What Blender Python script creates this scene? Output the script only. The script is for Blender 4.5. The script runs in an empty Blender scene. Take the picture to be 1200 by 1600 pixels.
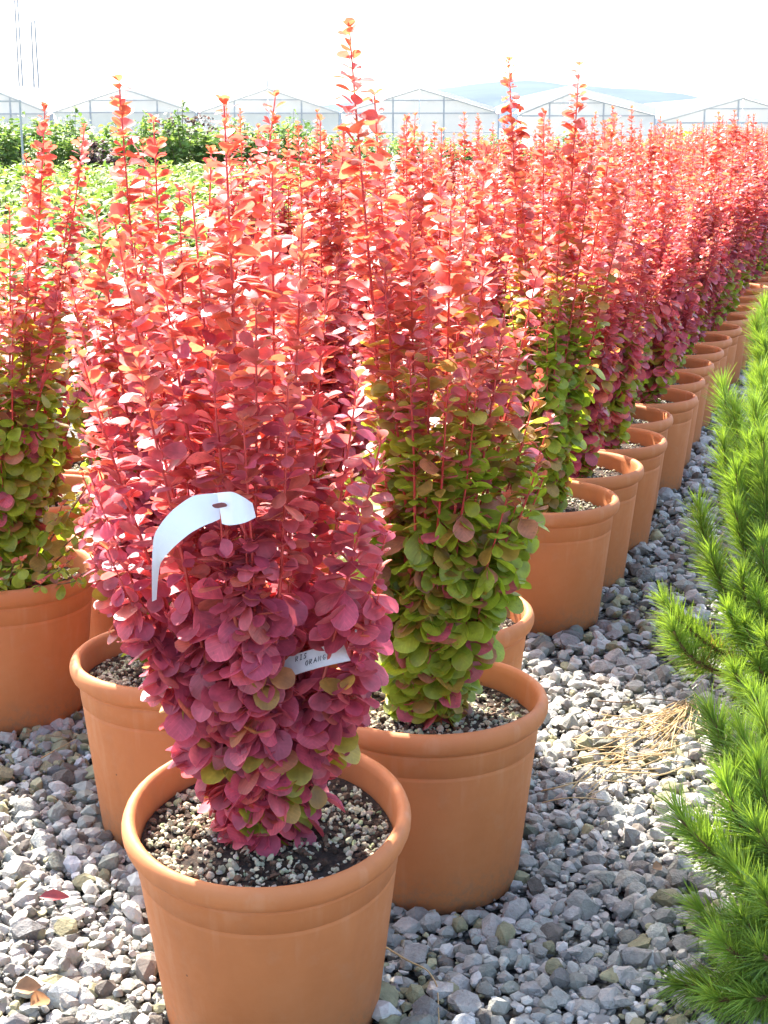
import bpy, bmesh, math, random
import numpy as np
from mathutils import Vector, Matrix

# ------------------------------------------------------------------ camera, sky, sun, exposure
SC = bpy.context.scene
COL = SC.collection
R = math.radians
FPX = 2350.0                       # focal length in pixels of a 1200 x 1600 frame
PITCH = math.atan(600.0 / FPX)
CAM_H = 0.99
cam_data = bpy.data.cameras.new("camera")
cam_data.sensor_fit = 'VERTICAL'
cam_data.sensor_height = 24.0
cam_data.lens = 24.0 * FPX / 1600.0
cam_data.clip_start = 0.05
cam_data.clip_end = 20000
cam = bpy.data.objects.new("camera", cam_data)
cam.location = (0, 0, CAM_H)
cam.rotation_euler = (math.pi / 2 - PITCH, 0, 0)
COL.objects.link(cam)
SC.camera = cam

SUN_EL, SUN_AZ = R(47), R(-28)     # sun ahead of the camera, a little to the left
world = bpy.data.worlds.new("World")
SC.world = world
world.use_nodes = True
wn = world.node_tree
sky = wn.nodes.new('ShaderNodeTexSky')
sky.sky_type = 'NISHITA'
sky.sun_disc = False
sky.sun_elevation = SUN_EL
sky.sun_rotation = SUN_AZ
sky.air_density = 1.0
sky.dust_density = 3.0
sky.ozone_density = 1.0
bg = wn.nodes['Background']
bg.inputs['Strength'].default_value = 0.15
wn.links.new(sky.outputs[0], bg.inputs['Color'])

sun_data = bpy.data.lights.new("sun", 'SUN')
sun_data.energy = 4.7
sun_data.angle = R(0.55)
sun_data.color = (1.0, 0.95, 0.87)
sun = bpy.data.objects.new("sun", sun_data)
sun_dir = Vector((math.sin(SUN_AZ) * math.cos(SUN_EL), math.cos(SUN_AZ) * math.cos(SUN_EL), math.sin(SUN_EL)))
sun.rotation_euler = (-sun_dir).to_track_quat('-Z', 'Y').to_euler()
sun.location = (0, 0, 30)
COL.objects.link(sun)

vs = SC.view_settings
vs.view_transform = 'Standard'
vs.look = 'None'
vs.gamma = 1.0
vs.use_curve_mapping = False
vs.exposure = 2.15
SC.cycles.max_bounces = 12
SC.cycles.diffuse_bounces = 6
SC.cycles.transmission_bounces = 6
SC.cycles.glossy_bounces = 2
SC.cycles.volume_bounces = 0
SC.cycles.sample_clamp_indirect = 8.0

# ------------------------------------------------------------------ helpers
FWD = np.array((0, math.cos(PITCH), -math.sin(PITCH)))
UPV = np.array((0, math.sin(PITCH), math.cos(PITCH)))
RGT = np.array((1.0, 0, 0))
CAMP = np.array((0, 0, CAM_H))

def ray(px, py):
    return RGT * ((px - 600) / FPX) + UPV * (-(py - 800) / FPX) + FWD

def at_y(px, py, Y):
    d = ray(px, py)
    return CAMP + d * (Y / d[1])

def at_z(px, py, Z):
    d = ray(px, py)
    return CAMP + d * ((Z - CAM_H) / d[2])

def project(P):
    v = np.asarray(P) - CAMP
    zc = v @ FWD
    return 600 + FPX * (v @ RGT) / zc, 800 - FPX * (v @ UPV) / zc, zc

def make_mesh(name, V, F, mats, col=None, edge=None, smooth=False, mat_idx=None):
    """V (n,3), F (m,k) -> mesh; col (n,3) and edge (n,) become point attributes."""
    V = np.ascontiguousarray(V, dtype=np.float32)
    F = np.ascontiguousarray(F, dtype=np.int32)
    me = bpy.data.meshes.new(name)
    m, k = F.shape
    me.vertices.add(len(V)); me.vertices.foreach_set('co', V.ravel())
    me.loops.add(m * k); me.loops.foreach_set('vertex_index', F.ravel())
    me.polygons.add(m)
    me.polygons.foreach_set('loop_start', np.arange(m, dtype=np.int32) * k)
    if mat_idx is not None:
        me.polygons.foreach_set('material_index', np.asarray(mat_idx, dtype=np.int32))
    me.polygons.foreach_set('use_smooth', np.full(m, bool(smooth)))
    if col is not None:
        a = me.attributes.new('Col', 'FLOAT_COLOR', 'POINT')
        c = np.ones((len(V), 4), dtype=np.float32); c[:, :3] = col
        a.data.foreach_set('color', c.ravel())
    if edge is not None:
        a = me.attributes.new('edge', 'FLOAT', 'POINT')
        a.data.foreach_set('value', np.ascontiguousarray(edge, dtype=np.float32))
    for mt in (mats if isinstance(mats, (list, tuple)) else [mats]):
        me.materials.append(mt)
    me.update(calc_edges=True)
    return me

def link(name, data, parent=None, loc=None, kind=None):
    o = bpy.data.objects.new(name, data)
    COL.objects.link(o)
    if parent is not None:
        o.parent = parent
    if loc is not None:
        o.location = loc
    if kind:
        o['kind'] = kind
    return o

def thing(name, label, cat, loc=(0, 0, 0), rz=0.0, group=None):
    o = link(name, None, None, loc)
    o.rotation_euler = (0, 0, rz)
    o.empty_display_size = 0.05
    tag(o, label, cat, group)
    return o

def tag(o, label, cat, group=None):
    o['label'] = label
    o['category'] = cat
    if group:
        o['group'] = group
    return o

def merge(parts):
    """[(V,F,col,edge)] with equal face size -> one"""
    Vs, Fs, Cs, Es, n = [], [], [], [], 0
    for V, F, C, E in parts:
        Vs.append(V); Fs.append(F + n); n += len(V)
        Cs.append(C if C is not None else np.zeros((len(V), 3)))
        Es.append(E if E is not None else np.zeros(len(V)))
    return np.concatenate(Vs), np.concatenate(Fs), np.concatenate(Cs), np.concatenate(Es)

def tube(pts, rad, sides=6, cap=True):
    """quads along a polyline"""
    pts = np.asarray(pts, float); n = len(pts)
    rad = np.broadcast_to(np.asarray(rad, float), (n,))
    T = np.gradient(pts, axis=0)
    T /= np.linalg.norm(T, axis=1)[:, None] + 1e-12
    ref = np.array((0.31, 0.95, 0.05)) if abs(T[0][2]) > 0.6 else np.array((0.05, 0.1, 1.0))
    A = np.cross(T, ref); A /= np.linalg.norm(A, axis=1)[:, None] + 1e-12
    B = np.cross(T, A)
    ang = np.arange(sides) * 2 * math.pi / sides
    V = pts[:, None, :] + rad[:, None, None] * (np.cos(ang)[None, :, None] * A[:, None, :] + np.sin(ang)[None, :, None] * B[:, None, :])
    V = V.reshape(-1, 3)
    F = []
    for i in range(n - 1):
        for j in range(sides):
            k = (j + 1) % sides
            F.append((i * sides + j, i * sides + k, (i + 1) * sides + k, (i + 1) * sides + j))
    return V, np.array(F)

def box_mesh(name, x0, x1, y0, y1, z0, z1, mat):
    V = [(x, y, z) for z in (z0, z1) for y in (y0, y1) for x in (x0, x1)]
    F = [(0, 2, 3, 1), (4, 5, 7, 6), (0, 1, 5, 4), (2, 6, 7, 3), (0, 4, 6, 2), (1, 3, 7, 5)]
    return make_mesh(name, V, F, mat)

def beam_mesh(name, a, b, w, h, mat):
    """square bar from a to b; w across (xz), h along y"""
    a = np.array(a, float); b = np.array(b, float)
    d = (b - a) / np.linalg.norm(b - a)
    n1 = np.cross(d, (0, 1, 0)); n1 /= np.linalg.norm(n1) + 1e-9
    n2 = np.cross(d, n1)
    V = [p + n1 * w / 2 * s1 + n2 * h / 2 * s2 for p in (a, b) for s1, s2 in ((-1, -1), (1, -1), (1, 1), (-1, 1))]
    F = [(0, 1, 2, 3), (7, 6, 5, 4), (0, 4, 5, 1), (1, 5, 6, 2), (2, 6, 7, 3), (3, 7, 4, 0)]
    return make_mesh(name, V, F, mat)

def lathe(prof, seg=56):
    prof = np.asarray(prof, float)
    ang = np.arange(seg) * 2 * math.pi / seg
    V = np.stack([prof[:, None, 0] * np.cos(ang), prof[:, None, 0] * np.sin(ang), np.repeat(prof[:, 1:2], seg, 1)], -1).reshape(-1, 3)
    F = []
    for i in range(len(prof) - 1):
        for j in range(seg):
            k = (j + 1) % seg
            F.append((i * seg + j, i * seg + k, (i + 1) * seg + k, (i + 1) * seg + j))
    return V, np.array(F)

# ------------------------------------------------------------------ materials
def new_mat(name):
    m = bpy.data.materials.new(name)
    m.use_nodes = True
    nt = m.node_tree
    return m, nt, nt.nodes['Principled BSDF'], nt.nodes['Material Output']

def N(nt, kind, **kw):
    n = nt.nodes.new(kind)
    for k, v in kw.items():
        setattr(n, k, v)
    return n

def mixc(nt, blend, fac, a, b):
    n = N(nt, 'ShaderNodeMix', data_type='RGBA', blend_type=blend)
    for s, v in ((0, fac), (6, a), (7, b)):
        if isinstance(v, bpy.types.NodeSocket):
            nt.links.new(v, n.inputs[s])
        elif isinstance(v, (int, float)):
            n.inputs[s].default_value = v
        else:
            n.inputs[s].default_value = (*v, 1.0)
    return n.outputs[2]

def mathn(nt, op, a, b=None):
    n = N(nt, 'ShaderNodeMath', operation=op)
    for s, v in ((0, a), (1, b)):
        if v is None:
            continue
        if isinstance(v, bpy.types.NodeSocket):
            nt.links.new(v, n.inputs[s])
        else:
            n.inputs[s].default_value = v
    return n.outputs[0]

def noise(nt, scale, detail=4.0, rough=0.55, coord='Object'):
    tc = N(nt, 'ShaderNodeTexCoord')
    n = N(nt, 'ShaderNodeTexNoise')
    n.inputs['Scale'].default_value = scale
    n.inputs['Detail'].default_value = detail
    n.inputs['Roughness'].default_value = rough
    nt.links.new(tc.outputs[coord], n.inputs['Vector'])
    return n.outputs[0]

def ramp(nt, src, stops):
    r = N(nt, 'ShaderNodeValToRGB')
    while len(r.color_ramp.elements) < len(stops):
        r.color_ramp.elements.new(0.5)
    for e, (p, c) in zip(r.color_ramp.elements, stops):
        e.position = p
        e.color = (*c, 1.0) if not isinstance(c, (int, float)) else (c, c, c, 1.0)
    nt.links.new(src, r.inputs[0])
    return r.outputs[0]

def bump(nt, bsdf, src, strength, dist):
    b = N(nt, 'ShaderNodeBump')
    b.inputs['Strength'].default_value = strength
    b.inputs['Distance'].default_value = dist
    nt.links.new(src, b.inputs['Height'])
    nt.links.new(b.outputs[0], bsdf.inputs['Normal'])

def col_source(nt, src):
    if src == 'obj':
        return N(nt, 'ShaderNodeObjectInfo').outputs['Color']
    return N(nt, 'ShaderNodeAttribute', attribute_name='Col').outputs['Color']

def leaf_mat(name, src, tint, trans=0.45, rough=0.42, nscale=60.0, edge_gain=(1.5, 1.5, 1.6), spec=0.5):
    m, nt, b, out = new_mat(name)
    c = col_source(nt, src)
    e = N(nt, 'ShaderNodeAttribute', attribute_name='edge').outputs['Fac']
    nz = noise(nt, nscale, 3.0)
    v = ramp(nt, nz, [(0.3, 0.72), (0.7, 1.22)])
    c = mixc(nt, 'MULTIPLY', 1.0, c, v)
    if src == 'obj':
        tco = N(nt, 'ShaderNodeTexCoord'); sx = N(nt, 'ShaderNodeSeparateXYZ')
        nt.links.new(tco.outputs['Object'], sx.inputs[0])
        ph = mathn(nt, 'SUBTRACT', mathn(nt, 'MULTIPLY', sx.outputs[0], 42.0), mathn(nt, 'MULTIPLY', mathn(nt, 'ABSOLUTE', sx.outputs[1]), 46.0))
        vein = mathn(nt, 'POWER', mathn(nt, 'ABSOLUTE', mathn(nt, 'SINE', mathn(nt, 'MULTIPLY', ph, 0.5))), 14.0)
        c = mixc(nt, 'MIX', mathn(nt, 'MULTIPLY', vein, 0.16), c, mixc(nt, 'MULTIPLY', 1.0, c, (1.7, 1.8, 1.7)))
        oi = N(nt, 'ShaderNodeObjectInfo')
        off = N(nt, 'ShaderNodeVectorMath', operation='ADD')
        nt.links.new(tco.outputs['Object'], off.inputs[0]); nt.links.new(oi.outputs['Location'], off.inputs[1])
        bl = N(nt, 'ShaderNodeTexNoise'); bl.inputs['Scale'].default_value = 6.5; bl.inputs['Detail'].default_value = 4.0
        nt.links.new(off.outputs[0], bl.inputs['Vector'])
        c = mixc(nt, 'MIX', ramp(nt, bl.outputs[0], [(0.62, 0.0), (0.72, 0.45)]), c, mixc(nt, 'MULTIPLY', 1.0, c, (0.42, 0.55, 0.45)))
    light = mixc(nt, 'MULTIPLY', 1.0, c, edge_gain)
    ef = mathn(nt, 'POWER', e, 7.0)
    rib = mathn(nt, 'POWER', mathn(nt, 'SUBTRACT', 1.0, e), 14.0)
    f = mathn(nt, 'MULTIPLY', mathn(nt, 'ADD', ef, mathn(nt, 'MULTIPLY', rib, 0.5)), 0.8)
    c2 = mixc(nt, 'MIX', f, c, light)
    nt.links.new(c2, b.inputs['Base Color'])
    b.inputs['Roughness'].default_value = rough
    b.inputs['Specular IOR Level'].default_value = spec
    t = N(nt, 'ShaderNodeBsdfTranslucent')
    tc = mixc(nt, 'MULTIPLY', 1.0, c, tint)
    nt.links.new(tc, t.inputs['Color'])
    mx = N(nt, 'ShaderNodeMixShader')
    mx.inputs[0].default_value = trans
    nt.links.new(b.outputs[0], mx.inputs[1])
    nt.links.new(t.outputs[0], mx.inputs[2])
    nt.links.new(mx.outputs[0], out.inputs['Surface'])
    return m

RED_TINT = (1.35, 1.6, 1.0)
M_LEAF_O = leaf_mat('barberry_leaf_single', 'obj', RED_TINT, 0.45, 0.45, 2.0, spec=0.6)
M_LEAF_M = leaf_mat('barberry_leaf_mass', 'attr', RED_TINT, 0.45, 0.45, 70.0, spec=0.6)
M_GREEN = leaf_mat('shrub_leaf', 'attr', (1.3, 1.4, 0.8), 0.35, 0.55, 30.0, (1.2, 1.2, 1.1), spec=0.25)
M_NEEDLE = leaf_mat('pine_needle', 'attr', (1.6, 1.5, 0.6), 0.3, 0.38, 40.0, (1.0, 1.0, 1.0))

def stem_material():
    m, nt, b, out = new_mat('barberry_stem')
    c = N(nt, 'ShaderNodeAttribute', attribute_name='Col').outputs['Color']
    v = ramp(nt, noise(nt, 180.0), [(0.3, 0.75), (0.7, 1.2)])
    nt.links.new(mixc(nt, 'MULTIPLY', 1.0, c, v), b.inputs['Base Color'])
    b.inputs['Roughness'].default_value = 0.5
    b.inputs['Subsurface Weight'].default_value = 0.0
    return m
M_STEM = stem_material()

def pot_material():
    m, nt, b, out = new_mat('terracotta')
    n1 = noise(nt, 6.0, 5.0, 0.6)
    n2 = noise(nt, 70.0, 3.0, 0.6)
    c = ramp(nt, n1, [(0.25, (0.47, 0.150, 0.047)), (0.5, (0.53, 0.178, 0.058)), (0.8, (0.58, 0.215, 0.080))])
    # pale dust and lime bloom, in uneven patches
    dust = ramp(nt, noise(nt, 17.0, 6.0, 0.7), [(0.56, 0.0), (0.78, 0.25)])
    c = mixc(nt, 'MIX', dust, c, (0.52, 0.30, 0.18))
    # small dark flecks of soil
    vo = N(nt, 'ShaderNodeTexVoronoi')
    vo.inputs['Scale'].default_value = 38.0
    tc = N(nt, 'ShaderNodeTexCoord')
    nt.links.new(tc.outputs['Object'], vo.inputs['Vector'])
    sep = N(nt, 'ShaderNodeSeparateColor')
    nt.links.new(vo.outputs['Color'], sep.inputs[0])
    size = mathn(nt, 'MULTIPLY', mathn(nt, 'GREATER_THAN', sep.outputs[0], 0.80), 0.075)
    size = mathn(nt, 'MULTIPLY', size, sep.outputs[1])
    fleck = mathn(nt, 'LESS_THAN', vo.outputs['Distance'], size)
    c = mixc(nt, 'MIX', mathn(nt, 'MULTIPLY', fleck, 0.75), c, (0.06, 0.03, 0.018))
    mp = N(nt, 'ShaderNodeMapping'); mp.inputs['Scale'].default_value = (1.0, 1.0, 0.10)
    nt.links.new(tc.outputs['Object'], mp.inputs['Vector'])
    st = N(nt, 'ShaderNodeTexNoise'); st.inputs['Scale'].default_value = 34.0; st.inputs['Detail'].default_value = 5.0
    nt.links.new(mp.outputs[0], st.inputs['Vector'])
    c = mixc(nt, 'MIX', ramp(nt, st.outputs[0], [(0.54, 0.0), (0.74, 0.30)]), c, (0.36, 0.13, 0.055))
    c = mixc(nt, 'MIX', ramp(nt, st.outputs[0], [(0.26, 0.30), (0.42, 0.0)]), c, (0.62, 0.33, 0.19))
    sz = N(nt, 'ShaderNodeSeparateXYZ'); nt.links.new(tc.outputs['Object'], sz.inputs[0])
    low = mathn(nt, 'SUBTRACT', 1.0, mathn(nt, 'MULTIPLY', sz.outputs[2], 13.0))
    sp = mathn(nt, 'MULTIPLY', mathn(nt, 'MAXIMUM', low, 0.0), ramp(nt, noise(nt, 85.0, 6.0, 0.75), [(0.45, 0.0), (0.62, 0.8)]))
    c = mixc(nt, 'MIX', sp, c, (0.24, 0.17, 0.11))
    nt.links.new(c, b.inputs['Base Color'])
    rr = ramp(nt, n2, [(0.3, 0.60), (0.7, 0.75)])
    nt.links.new(rr, b.inputs['Roughness'])
    b.inputs['Specular IOR Level'].default_value = 0.4
    bump(nt, b, n2, 0.12, 0.002)
    return m
M_POT = pot_material()

def soil_material():
    m, nt, b, out = new_mat('potting_soil')
    n1 = noise(nt, 90.0, 6.0, 0.7)
    c = ramp(nt, n1, [(0.3, (0.014, 0.009, 0.006)), (0.52, (0.045, 0.027, 0.017)), (0.72, (0.15, 0.09, 0.05))])
    nt.links.new(c, b.inputs['Base Color'])
    b.inputs['Roughness'].default_value = 0.95
    bump(nt, b, noise(nt, 220.0, 6.0, 0.75), 0.9, 0.006)
    return m
M_SOIL = soil_material()

def stone_material(name, src, nscale):
    m, nt, b, out = new_mat(name)
    c = col_source(nt, src)
    v = ramp(nt, noise(nt, nscale, 6.0, 0.65), [(0.3, 0.70), (0.7, 1.18)])
    c = mixc(nt, 'MULTIPLY', 1.0, c, v)
    nt.links.new(c, b.inputs['Base Color'])
    b.inputs['Roughness'].default_value = 0.8
    b.inputs['Specular IOR Level'].default_value = 0.35
    bump(nt, b, noise(nt, nscale * 2.5, 5.0, 0.7), 0.5, 0.004 if src == 'attr' else 0.15)
    return m
M_STONE_M = stone_material('gravel_stone_mass', 'attr', 90.0)
M_STONE_O = stone_material('gravel_stone_single', 'obj', 2.2)
M_GRIT_M = stone_material('pumice_mass', 'attr', 260.0)
M_GRIT_O = stone_material('pumice_single', 'obj', 2.0)

def ground_material():
    m, nt, b, out = new_mat('ground_gravel')
    tc = N(nt, 'ShaderNodeTexCoord')
    vo = N(nt, 'ShaderNodeTexVoronoi')
    vo.inputs['Scale'].default_value = 90.0
    nt.links.new(tc.outputs['Object'], vo.inputs['Vector'])
    sep = N(nt, 'ShaderNodeSeparateColor')
    nt.links.new(vo.outputs['Color'], sep.inputs[0])
    c = ramp(nt, sep.outputs[0], [(0.0, (0.16, 0.155, 0.14)), (0.5, (0.26, 0.25, 0.225)), (0.8, (0.28, 0.265, 0.19)), (1.0, (0.38, 0.37, 0.34))])
    gap = ramp(nt, vo.outputs['Distance'], [(0.35, 1.0), (0.62, 0.18)])
    c = mixc(nt, 'MULTIPLY', 1.0, c, gap)
    nt.links.new(c, b.inputs['Base Color'])
    b.inputs['Roughness'].default_value = 0.9
    inv = mathn(nt, 'SUBTRACT', 1.0, vo.outputs['Distance'])
    bump(nt, b, inv, 0.8, 0.02)
    return m
M_GROUND = ground_material()

def plain(name, col, rough=0.6, nscale=20.0, var=0.12, metallic=0.0, spec=0.5, bumps=0.0):
    m, nt, b, out = new_mat(name)
    v = ramp(nt, noise(nt, nscale, 4.0), [(0.3, 1.0 - var), (0.7, 1.0 + var)])
    nt.links.new(mixc(nt, 'MULTIPLY', 1.0, col, v), b.inputs['Base Color'])
    b.inputs['Roughness'].default_value = rough
    b.inputs['Metallic'].default_value = metallic
    b.inputs['Specular IOR Level'].default_value = spec
    if bumps:
        bump(nt, b, noise(nt, nscale * 4, 4.0), bumps, 0.003)
    return m
M_WHITE_TAG = plain('white_plastic', (0.82, 0.82, 0.83), 0.45, 30.0, 0.03)
M_PAPER_TAG = plain('grey_white_label', (0.74, 0.72, 0.69), 0.6, 90.0, 0.08)
M_INK = plain('black_ink', (0.012, 0.012, 0.016), 0.5)
M_BARK = plain('pine_bark', (0.20, 0.10, 0.05), 0.85, 120.0, 0.35, bumps=0.5)
M_STRAW = plain('dry_straw', (0.46, 0.32, 0.15), 0.6, 40.0, 0.3)
M_DRYLEAF = plain('dry_leaf', (0.33, 0.17, 0.07), 0.6, 60.0, 0.35)
M_REDDRY = plain('fallen_red_leaf', (0.34, 0.06, 0.06), 0.5, 60.0, 0.3)
M_METAL = plain('galvanised_metal', (0.42, 0.44, 0.45), 0.5, 8.0, 0.1, 0.3)
M_MAST = plain('mast_metal', (0.34, 0.36, 0.39), 0.6, 4.0, 0.1)
M_HILL = plain('wooded_hill', (0.050, 0.062, 0.085), 1.0, 0.006, 0.35, 0.0, 0.0)
M_WOOD = plain('woody_stem', (0.13, 0.085, 0.05), 0.85, 60.0, 0.3)

def film_material(name, col, trans):
    m, nt, b, out = new_mat(name)
    v = ramp(nt, noise(nt, 0.7, 5.0, 0.65), [(0.3, 0.9), (0.75, 1.04)])
    c = mixc(nt, 'MULTIPLY', 1.0, col, v)
    nt.links.new(c, b.inputs['Base Color'])
    b.inputs['Roughness'].default_value = 0.45
    t = N(nt, 'ShaderNodeBsdfTranslucent')
    nt.links.new(c, t.inputs['Color'])
    mx = N(nt, 'ShaderNodeMixShader')
    mx.inputs[0].default_value = trans
    nt.links.new(b.outputs[0], mx.inputs[1])
    nt.links.new(t.outputs[0], mx.inputs[2])
    nt.links.new(mx.outputs[0], out.inputs['Surface'])
    return m
M_FILM = film_material('greenhouse_film', (0.69, 0.70, 0.68), 0.62)
M_SIDE = film_material('greenhouse_side_sheet', (0.60, 0.63, 0.60), 0.50)

# ------------------------------------------------------------------ ground, hills
NPR = np.random.default_rng(7)
GV = [(-6500, -400, 0), (6500, -400, 0), (6500, 6800, 0), (-6500, 6800, 0)]
ground = link('ground', make_mesh('ground', GV, [(0, 1, 2, 3)], M_GROUND), kind='structure')

def build_hills():
    prof = [(-900, 186), (-300, 184), (200, 180), (500, 172), (600, 152), (640, 147), (700, 139), (760, 133), (820, 128), (865, 136), (905, 147),
            (960, 135), (1000, 142), (1050, 154), (1090, 164), (1150, 171), (1250, 176), (1700, 182), (2300, 186)]
    nx, ny = 220, 26
    px = np.linspace(-900, 2300, nx)
    hy = np.interp(px, [p[0] for p in prof], [p[1] for p in prof])
    hy = np.convolve(np.pad(hy, 4, mode='edge'), np.ones(9) / 9, 'valid')
    ridge = CAM_H + (200 - hy) * 4000 / (FPX / math.cos(PITCH))
    X = (px - 600) / (FPX / math.cos(PITCH)) * 4000
    Y = np.linspace(3000, 5000, ny)
    V = []
    for j, y in enumerate(Y):
        b = math.cos((y - 4000) / 1000 * math.pi / 2) ** 0.8 if abs(y - 4000) < 999.9 else 0.0
        w = 8 * np.sin(X / 130 + j * 0.8) * np.sin(X / 57 + j * 1.7) * b
        zz = ridge * b + w * (0.0 if abs(y - 4000) < 60 else 0.7) - (1.0 - b) * 3
        V.append(np.stack([X, np.full(nx, y), np.minimum(zz, ridge)], -1))
    V = np.concatenate(V)
    F = [(j * nx + i, j * nx + i + 1, (j + 1) * nx + i + 1, (j + 1) * nx + i) for j in range(ny - 1) for i in range(nx - 1)]
    link('hills', make_mesh('hills', V, F, M_HILL, smooth=True), kind='structure')
build_hills()

# ------------------------------------------------------------------ greenhouses
GY = 75.0
def gx(px): return (px - 600) / FPX * (GY * math.cos(PITCH) + 0.2)
def gz(py): return at_y(600, py, GY)[2]

def sheet(x0, x1, z0, z1, mat):
    return make_mesh('pane', [(x0, 0, z0), (x1, 0, z0), (x1, 0, z1), (x0, 0, z1)], [(0, 1, 2, 3)], mat)

def greenhouse(apex, left, right, ridge_y, eave_y, label, yoff=0.0, band=0.0, rails=(157,), lower=207, posts=(-52, 52), depth=28.0):
    t = thing('greenhouse', label, 'greenhouse', (gx(apex), GY + yoff, 0), 0, 'row of white film greenhouses')
    x0, x1 = gx(left) - gx(apex) + 0.03, gx(right) - gx(apex) - 0.03
    zr, ze = gz(ridge_y), gz(eave_y)
    def zroof(x):
        return zr + (ze - zr) * (x / x0 if x < 0 else x / x1)
    # gable panes between the verticals, each a sheet of film with thickness
    xs = sorted([x0] + [gx(apex + p) - gx(apex) for p in posts] + [0.0, x1])
    for a, b in zip(xs[:-1], xs[1:]):
        za, zb = zroof(a), zroof(b)
        a2, b2 = a + 0.02, b - 0.02
        V = [(a2, 0.0, ze + 0.03), (b2, 0.0, ze + 0.03), (b2, 0.0, max(zb, ze + 0.04)), (a2, 0.0, max(za, ze + 0.04))]
        F = [(0, 1, 2, 3)]
        link('pane', make_mesh('pane', V, F, M_FILM), t)
        link('pane', sheet(a2, b2, gz(lower) + 0.03, ze - 0.03, M_SIDE if apex < 460 else M_FILM), t)
        link('pane', sheet(a2, b2, 0.0, gz(lower) - 0.03, M_SIDE if apex < 460 else M_FILM), t)
    for x in xs:
        if abs(x) < 1e-6:
            continue
        link('post', box_mesh('post', x - 0.035, x + 0.035, -0.09, -0.02, 0, max(zroof(x) - 0.03, ze), M_METAL), t)
    for xa, xb in ((x0, 0), (0, x1)):
        link('rafter', beam_mesh('rafter', (xa, -0.06, zroof(xa)), (xb, -0.06, zroof(xb)), 0.06, 0.08, M_METAL), t)
    link('rail', box_mesh('rail', x0, x1, -0.13, -0.095, ze - 0.03, ze + 0.03, M_METAL), t)
    link('rail', box_mesh('rail', x0, x1, -0.13, -0.095, gz(lower) - 0.02, gz(lower) + 0.02, M_METAL), t)
    for ry in rails:
        z = gz(ry)
        k = (z - ze) / (zr - ze)
        link('rail', box_mesh('rail', x0 * (1 - k), x1 * (1 - k), -0.13, -0.095, z - 0.025, z + 0.025, M_METAL), t)
    # roof sheets running back, with a folded edge towards the gable
    for xa, xb in ((x0, 0.0), (0.0, x1)):
        za, zb = zroof(xa), zroof(xb)
        th = 0.05 + band
        V = [(xa, -0.3, za + 0.04), (xb, -0.3, zb + 0.04), (xb, depth, zb + 0.04), (xa, depth, za + 0.04),
             (xa, -0.3, za + 0.04 + th), (xb, -0.3, zb + 0.04 + th), (xb, depth, zb + 0.04 + th), (xa, depth, za + 0.04 + th)]
        F = [(4, 5, 6, 7), (0, 1, 5, 4)]
        link('roof_sheet', make_mesh('roof_sheet', V, F, M_FILM), t)
    link('finial', box_mesh('finial', -0.03, 0.03, -0.2, -0.14, zr + 0.02, zr + 0.42 if apex in (420,) else zr + 0.16, M_METAL), t)
    return t

greenhouse(-32, -145, 83, 130, 178, 'white film greenhouse gable cut by the edge of the picture behind thin metal pole', rails=(158,))
greenhouse(196, 84, 308, 139, 176, 'white film greenhouse gable second in the row, behind the leafy hedge', rails=(157,))
greenhouse(420, 309, 531, 139, 177, 'white film greenhouse gable with a short spike on its ridge, behind hedge end', rails=(156,))
greenhouse(655, 532, 779, 139, 177, 'white film greenhouse gable with folded roof edge, in front of the blue hills', rails=(157,), band=0.12, posts=(-41, 38))
greenhouse(888, 806, 1022, 147, 181, 'white film greenhouse gable with broad pale roof edge between two hill tops', rails=(161,), band=0.30, posts=(-31, 53), lower=211)
greenhouse(1157, 1024, 1290, 154, 192, 'white film greenhouse gable with long grey beam, farthest along the row', rails=(170,), band=0.10, posts=(-59, -7), lower=212)

def lattice_mast(px0, px1, ytop, label, lean=0.0):
    Y = 160.0
    def X(px): return (px - 600) / FPX * (Y * math.cos(PITCH))
    zt = at_y(600, ytop, Y)[2]
    t = thing('lattice_mast', label, 'mast', (X((px0 + px1) / 2), Y, 0), 0, 'distant lattice masts')
    w = (X(px1) - X(px0)) / 2
    corners = [(-w, -w), (w, -w), (w, w), (-w, w)]
    for cx, cy in corners:
        V, F = tube([(cx * 1.25, cy * 1.25, 0), (cx * 0.8 + lean, cy * 0.8, zt)], 0.055, 5)
        link('leg', make_mesh('leg', V, F, M_MAST), t)
    n = int(zt / 0.9)
    parts = []
    for i in range(n):
        z0, z1 = i * zt / n, (i + 1) * zt / n
        k0, k1 = 1.25 - 0.45 * i / n, 1.25 - 0.45 * (i + 1) / n
        l0, l1 = lean * i / n, lean * (i + 1) / n
        for q in range(4):
            a, b = corners[q], corners[(q + 1) % 4]
            V, F = tube([(a[0] * k0 + l0, a[1] * k0, z0), (b[0] * k1 + l1, b[1] * k1, z1)], 0.014, 3)
            parts.append((V, F, None, None))
    V, F, _, _ = merge(parts)
    link('bracing', make_mesh('bracing', V, F, M_MAST), t, kind='stuff')
lattice_mast(34, 39, -40, 'tall faint lattice mast rising above the left greenhouse')
lattice_mast(57, 64, 32, 'shorter faint lattice mast beside the taller one', 0.0)

# ------------------------------------------------------------------ leaf geometry
def leaf_template(rows, fold=0.16, curl=0.18, twist=0.0, wscale=1.0):
    V, E = [], []
    for t, w in rows:
        w *= wscale
        zc = -curl * t * t
        for s in (-1, 0, 1):
            V.append((t, s * w, zc + fold * w * abs(s) + twist * s * w * t))
            E.append(abs(s))
    n = len(rows)
    F = []
    for i in range(n - 1):
        for j in range(2):
            a = i * 3 + j
            F.append((a, a + 3, a + 4, a + 1))
    E = np.array(E, float)
    E[:3] = np.minimum(E[:3], 0.3); E[-3:] = 1.0
    return np.array(V), np.array(F), E

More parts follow.
